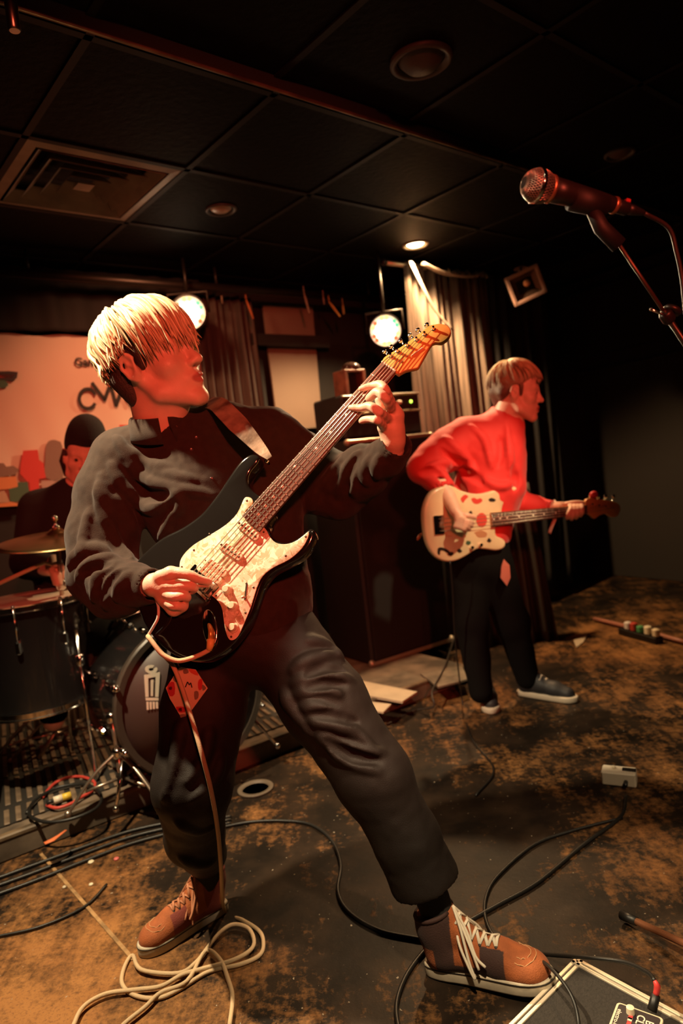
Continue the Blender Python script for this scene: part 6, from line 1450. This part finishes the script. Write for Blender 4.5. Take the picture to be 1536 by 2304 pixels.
# ------------------------------------------------------------------ things on the floor
rc = Z(575, 1776, 0); tag(MB().lathe([(.052, .0), (.070, .0), (.071, .006), (.069, .008), (.053, .008), (.052, .0)], rc, (0, 0, 1), 36).build('tape_roll', mat('pale_tape_roll', (.11, .085, .06), .6), None, True), 'flat pale tape roll lying on the floor before the riser', 'tape roll')
wc = Z(1402, 1770, 0); wx = unit(Z(1440, 1782, 0)-Z(1367, 1774, 0)); wr = math.atan2(wx[1], wx[0]); WRm = rotz(wr)
wbx = thing('white_box', 'small white effects box standing alone on the dark floor', 'box', wc)
MB().box(wc+[0, .03, .024], (.112, .060, .048), WRm, .004).build('case', mat('white_enamel', (.72, .62, .48), .4), wbx); MB().box(wc+WRm @ np.array([.020, .03, .049]), (.045, .022, .004), WRm, .001).build('dark_label', PIPE, wbx)
MB().lathe([(.006, 0), (.006, .010), (.0001, .011)], wc+WRm @ np.array([-.03, .03, .048]), (0, 0, 1), 12).build('knob', CREAM, wbx, True); MB().tube([wc+WRm @ np.array([.01, -.002, .02]), wc+WRm @ np.array([.01, -.03, .018])], .007, 10).build('plug', BLKC, wbx, True)
pwA, pwB = Z(1336, 1392, .02), Z(1545, 1446, .02)
tag(MB().tube(spline([pwA, (pwA+pwB)/2+[0, 0, .004], pwB], 4), .013, 10).build('floor_pipe', mat('red_brown_pipe', (.36, .14, .09), .5), None, True), 'red-brown pipe lying on the floor along the right wall', 'pipe')
ps_ = thing('power_strip', 'power strip with white, green and red plugs in front of the right wall', 'power strip', Z(1440, 1436, 0)); pwd = unit(pwB-pwA)
q0 = Z(1440, 1437, 0); MB().box(q0+[0, 0, .02], (.30, .06, .04), rotz(math.atan2(pwd[1], pwd[0])), .005).build('case', PIPE, ps_)
for t_, col, nm, h_ in ((-.10, (.75, .70, .66), 'white_plug', .045), (-.05, (.5, .06, .04), 'red_plug', .05), (.0, (.08, .30, .12), 'green_plug', .04), (.06, (.85, .75, .55), 'white_plug', .05), (.12, (.75, .62, .42), 'white_plug', .045)):
    MB().box(q0+pwd*t_+[0, -.01, .04+h_/2], (.036, .036, h_), rotz(math.atan2(pwd[1], pwd[0])), .006).build(nm, mat('plug_%02x%02x%02x' % tuple(int(255*c) for c in col), col, .4), ps_)
def sheet(pix, z, th, m, name, label, cat): 
    V = [Z(x, y, z) for x, y in pix]; n = len(V); V = V+[v-[0, 0, th] for v in V]
    return tag(obj(name, V, [tuple(range(n)), tuple(range(n, 2*n))[::-1]]+[(i, (i+1) % n, n+(i+1) % n, n+i) for i in range(n)], m, None, False), label, cat)
PAPER = mat('pale_card', (.50, .40, .28), .8, var=-.2, vscale=9)
sheet([(806, 1530), (938, 1556), (905, 1578), (800, 1560)], RISE+.012, .011, PAPER, 'cardboard_sheet', 'pale cardboard sheet lying on the riser behind the forward knee', 'cardboard')
sheet([(830, 1578), (880, 1584), (862, 1602), (838, 1598)], RISE+.009, .008, PAPER, 'paper_sheet', 'small pale paper on the riser edge under the cardboard', 'paper')
sheet([(945, 1515), (1040, 1500), (1052, 1528), (985, 1545)], RISE+.01, .009, mat('grey_cloth', (.20, .155, .11), .9, var=-.5, vscale=12), 'cloth', 'crumpled grey cloth on the riser beside the cabinet', 'cloth')
sheet([(1290, 1440), (1320, 1428), (1312, 1444), (1296, 1456)], .006, .005, PAPER, 'paper_sheet', 'bright scrap of paper lying by the black drape', 'paper')
for x, y, r_, col, lab in ((205, 1941, .010, (.7, .6, .42), 'pale bottle cap left of the pink clips on the floor'), (262, 1934, .009, (.62, .14, .13), 'pink clip on the floor near the dark trouser leg'), (205, 1992, .007, (.7, .62, .45), 'small pale cap near the light floor seam'), (145, 1998, .006, (.6, .5, .36), 'tiny pale cap left of the light floor seam')):
    c = Z(x, y, 0); tag(MB().lathe([(r_, 0), (r_, .004), (r_*.8, .006), (.0001, .006)], c, (0, 0, 1), 14).build('bottle_cap', mat('cap_%02x%02x%02x' % tuple(int(255*k_) for k_ in col), col, .4), None, True), lab, 'bottle cap', 'litter on the floor')
# ------------------------------------------------------------------ pedalboard
PZ = .034
K = Z(1295, 2155, PZ); pu_ = unit((Z(1150, 2300, PZ)-K)*[1, 1, 0]); pv_ = np.array([-pu_[1], pu_[0], 0]); pv_ = pv_ if pv_[0] > 0 else -pv_
PBM = np.stack([pv_, -pu_, [0, 0, 1]], 1)
pb = thing('pedalboard', 'flat black carpeted pedalboard with pale metal edging', 'pedalboard', (K+pu_*.2+pv_*.3)*[1, 1, 0])
def pq(a, b, z): return K*[1, 1, 0]+pu_*a+pv_*b+np.array([0, 0, z])
LU, LV = .46, .62
MB().box(pq(LU/2, LV/2, PZ/2), (LV, LU, PZ-.002), PBM, .003).build('board', mat('black_board_carpet', (.022, .018, .015), .95, bump=.9, bscale=260, var=.4, vscale=120), pb)
EDG = mat('pale_metal_edging', (.66, .56, .42), .35, .3)
for o_ in (.004, .016): MB().box(pq(LU/2, o_, PZ), (.0085, LU, .006), PBM, .001).build('edging', EDG, pb); MB().box(pq(o_, LV/2, PZ), (LV, .0085, .006), PBM, .001).build('edging', EDG, pb)
# effects pedal
EZ = PZ+.042
c0_ = Z(1388, 2251, EZ); e1 = unit((Z(1466, 2279, EZ)-c0_)*[1, 1, 0]); e2 = np.array([e1[1], -e1[0], 0]); EM = np.stack([e2, e1, [0, 0, 1]], 1)
ep = thing('effects_pedal', 'white-edged effects pedal with black face lettered BASS CLONE', 'effects pedal', c0_*[1, 1, 0]+e1*.035+e2*.05+[0, 0, PZ+.003])
def ep_(a, b, z): return c0_*[1, 1, 0]+e1*a+e2*b+np.array([0, 0, z])
EW, EL = .088, .135
def rr3(w_, l_, r_): return rrect(l_, w_, r_, 5)
MB().prism(rr3(EW, EL, .008), 0, EZ-PZ-.005, .002).xf(EM, ep_(EW/2, EL/2, PZ+.0035)).build('case', mat('cream_pedal_enamel', (.66, .56, .40), .4), ep, auto=40)
MB().prism(rr3(EW-.010, EL-.010, .005), 0, .0012).xf(EM, ep_(EW/2, EL/2, EZ-.0018)).build('face', mat('dark_pedal_print', (.018, .012, .016), .4), ep)
for s_, a_, b_, sz, bd in (('BASS', .0665, .044, .0205, .0007), ('CLONE', .0500, .049, .0205, .0007), ('electro-harmonix', .0105, .062, .0120, .0003)):
    text_mb(s_, sz, .0008, bd*.4).xf(EM, ep_(a_, b_, EZ-.0002)).build('lettering', WINK, ep)
MB().lathe([(.0085, 0), (.0075, .012), (.0001, .013)], ep_(.030, .018, EZ-.001), (0, 0, 1), 18).build('knob', CREAM, ep, auto=40)
for b_, col in ((.030, (.55, .04, .04)), (.045, (.55, .04, .04)), (.036, (.60, .52, .42))): MB().box(ep_(.031+b_*.05, b_, EZ-.0004), (.010, .008, .001), EM).build('printed_mark', mat('pm_%02x%02x%02x' % tuple(int(255*k_) for k_ in col), col, .5), ep)
MB().lathe([(.010, 0), (.010, .006), (.007, .010), (.007, .016), (.0001, .017)], ep_(.044, .112, EZ-.001), (0, 0, 1), 18).build('foot_switch', CHROME, ep, auto=40)
# red plug
rpz = thing('jack_plug', 'red-booted black jack plug in the pedalboard corner', 'plug', Z(1474, 2262, PZ+.03))
MB().tube([Z(1472, 2206, .115), Z(1478, 2218, .105), Z(1477, 2232, .092), Z(1474, 2240, .085)], [.0035, .0065, .0062, .0058], 12).build('red_boot', mat('red_boot', (.62, .05, .045), .45), rpz, True)
MB().tube([Z(1475, 2238, .087), Z(1470, 2258, .072), Z(1466, 2274, .064)], [.0085, .009, .009], 12).build('plug_body', BLKC, rpz, True)
bx2 = thing('black_pedal', 'black effects pedal at the lower right corner', 'effects pedal', ep_(.13, .05, PZ+.003))
MB().box(ep_(.145, .055, PZ+.024), (.10, .07, .04), EM, .004).build('case', TOLEX, bx2); MB().lathe([(.007, 0), (.006, .012), (.0001, .013)], ep_(.125, .022, PZ+.044), (0, 0, 1), 14).build('knob', PIPE, bx2, auto=40); MB().lathe([(.007, 0), (.006, .012), (.0001, .013)], ep_(.160, .022, PZ+.044), (0, 0, 1), 14).build('knob', PIPE, bx2, auto=40)
# ------------------------------------------------------------------ microphone and stand
MD = 1.02
ma, mb_ = P(1208, 418, MD), P(1440, 477, MD+.05); mx_ = unit(mb_-ma); Lm = np.linalg.norm(mb_-ma)
mic = thing('microphone', 'handheld vocal microphone with silver ball grille pointing left', 'microphone', ma)
GRM = mat('dark_grille_foam', (.02, .015, .013), .8); WIRE = mat('steel_grille_wire', (.62, .52, .43), .35, .85)
gr_ = .0245
MB().lathe([(.0001, -.0235), (.008, -.0228), (.015, -.019), (.0205, -.012), (.0240, -.003)], ma, mx_, 40).build('grille_front', GRM, mic, True)
MB().lathe([(.0240, .001), (.0232, .008), (.0205, .0155), (.0185, .020)], ma, mx_, 40).build('grille_back', GRM, mic, True)
def gr_r(z):
    zs = [-.0235, -.0228, -.019, -.012, -.003, .001, .008, .0155, .020]; rs = [.0004, .008, .015, .0205, .0240, .0240, .0232, .0205, .0185]
    return float(np.interp(z, zs, rs))+.0006
gf = frame(mx_)
for nm, z0_, z1_, tw in (('wire_front', -.0228, -.004, .55), ('wire_back', .003, .0195, .35)):
    m_ = MB()
    for k_ in range(34):
        for s in (-1, 1):
            pts_ = []
            for t in np.linspace(0, 1, 9):
                z = z0_+(z1_-z0_)*t; a_ = 2*math.pi*k_/34+s*tw*t; r_ = gr_r(z); pts_.append(ma+gf[:, 0]*r_*math.cos(a_)+gf[:, 1]*r_*math.sin(a_)+gf[:, 2]*z)
            m_.tube(pts_, .00042, 4, caps=False)
    o = m_.build(nm, WIRE, mic, True); o['kind'] = 'stuff'
MB().lathe([(.0238, -.004), (.0253, -.003), (.0253, .002), (.0238, .003)], ma, mx_, 40).build('grille_band', CHROME, mic, True)
MB().lathe([(.018, .018), (.0205, .0195), (.0205, .0235), (.018, .0245)], ma, mx_, 32).build('collar', mat('copper_collar', (.55, .28, .16), .35, .8), mic, True)
MICB = mat('dark_mic_enamel', (.014, .011, .010), .42, .0, bump=.05, bscale=40)
MB().lathe([(.0185, .0235), (.0178, .045), (.0145, .105), (.0120, .134), (.0110, .136)], ma, mx_, 32).build('handle', MICB, mic, True)
MB().lathe([(.0122, .132), (.0130, .134), (.0130, .137), (.0118, .139)], ma, mx_, 24).build('end_ring', mat('copper_collar', (.5, .3, .2), .3), mic, True)
con = MB().lathe([(.0098, .137), (.0105, .142), (.0105, .158), (.0090, .160)], ma, mx_, 24).build('connector', MICB, mic, True)
up_l = unit(UP-mx_*(UP @ mx_)); MB().box(ma+mx_*.156+up_l*.0085-FW*.005, (.008, .009, .006), np.stack([mx_, np.cross(up_l, mx_), up_l], 1), .001).build('red_mark', mat('red_tape_mark', (.45, .03, .03), .5), con)
MB().lathe([(.0085, .159), (.0075, .170), (.0045, .188), (.003, .192)], ma, mx_, 20).build('strain_relief', BLKC, mic, True)
ce = ma+mx_*.190
MB().tube(spline([ce, P(1503, 512, MD+.07), P(1521, 565, MD+.08), P(1534, 630, MD+.09), P(1548, 760, MD+.1), P(1580, 1000, MD+.15), P(1650, 1400, MD+.25)], 6), .0034, 10).build('cable', mat('dark_mic_cable', (.025, .016, .013), .5), mic, True)
msd = thing('microphone_stand', 'black boom microphone stand holding the vocal microphone', 'microphone stand', (.80, 1.26, 0))
jc = P(1352, 512, MD+.03); cl_ = ma+mx_*.085
clip = MB().tube([cl_-up_l*.004-mx_*.024, cl_-up_l*.006+mx_*.034], [.0195, .0165], 18).build('clip', mat('black_rubber_clip', (.008, .007, .007), .6), msd, True)
MB().tube([cl_-up_l*.014+mx_*.012, jc, P(1392, 552, MD+.035)], [.010, .012, .0125], 14).build('clip_joint', mat('black_rubber_clip', (.008, .007, .007), .6), msd, True)
bm0, bm1 = P(1394, 553, MD+.035), P(1740, 1070, 1.27)
MB().tube([bm0, bm0+(bm1-bm0)*.36], .003, 12).build('boom_tip', mat('copper_tinted_tube', (.10, .06, .04), .4, .7), msd, True); MB().tube([bm0+(bm1-bm0)*.245, bm1+(bm1-bm0)*.15], .0050, 12).build('boom', mat('dark_boom_tube', (.04, .028, .022), .35, .7), msd, True)
kq = bm0+(bm1-bm0)*.27; MB().lathe([(.009, -.01), (.011, -.006), (.011, .006), (.009, .01)], kq, bm1-bm0, 16).build('boom_collar', PIPE, msd, True); MB().lathe([(.013, -.004), (.015, 0), (.013, .004)], kq+RT*.008+UP*.010, RT*.5+UP, 20).build('clamp_knob', PIPE, msd, True); MB().tube([kq, P(1464, 696, MD+.08)], .002, 8).sphere(P(1464, 696, MD+.08), .003, 8, 6).build('thumb_screw', CHROME, msd, True)
sb = np.array([.80, 1.26, 0]); MB().tube([sb+[0, 0, .08], [sb[0], sb[1], bm1[2]]], .011, 14).build('pole', PIPE, msd, True); MB().lathe([(.02, -.03), (.024, 0), (.02, .03)], (sb[0], sb[1], bm1[2]), (1, 0, 0), 16).build('clutch', PIPE, msd, True)
lgA = Z(1398, 2058, .018); lgd = unit((lgA-sb)*[1, 1, 0])
for a in (0, 2.094, -2.094):
    e = sb+rotz(a) @ (lgA*[1, 1, 0]-sb)+[0, 0, .018]; st_ = sb+[0, 0, .075]; e_ = st_+(e-st_)*.90
    lgo = MB().tube([st_, e_], .0085, 12).build('leg', mat('leg_red_reflection', (.40, .16, .08), .25, .6), msd, True); MB().tube([e_, e], [.0105, .012], 12).build('foot_cap', BLKC, msd, True)  # red reflection on the metal leg painted into its colour
MB().lathe([(.022, .05), (.026, .065), (.022, .10), (.012, .11)], sb, (0, 0, 1), 18).build('hub', PIPE, msd, True)
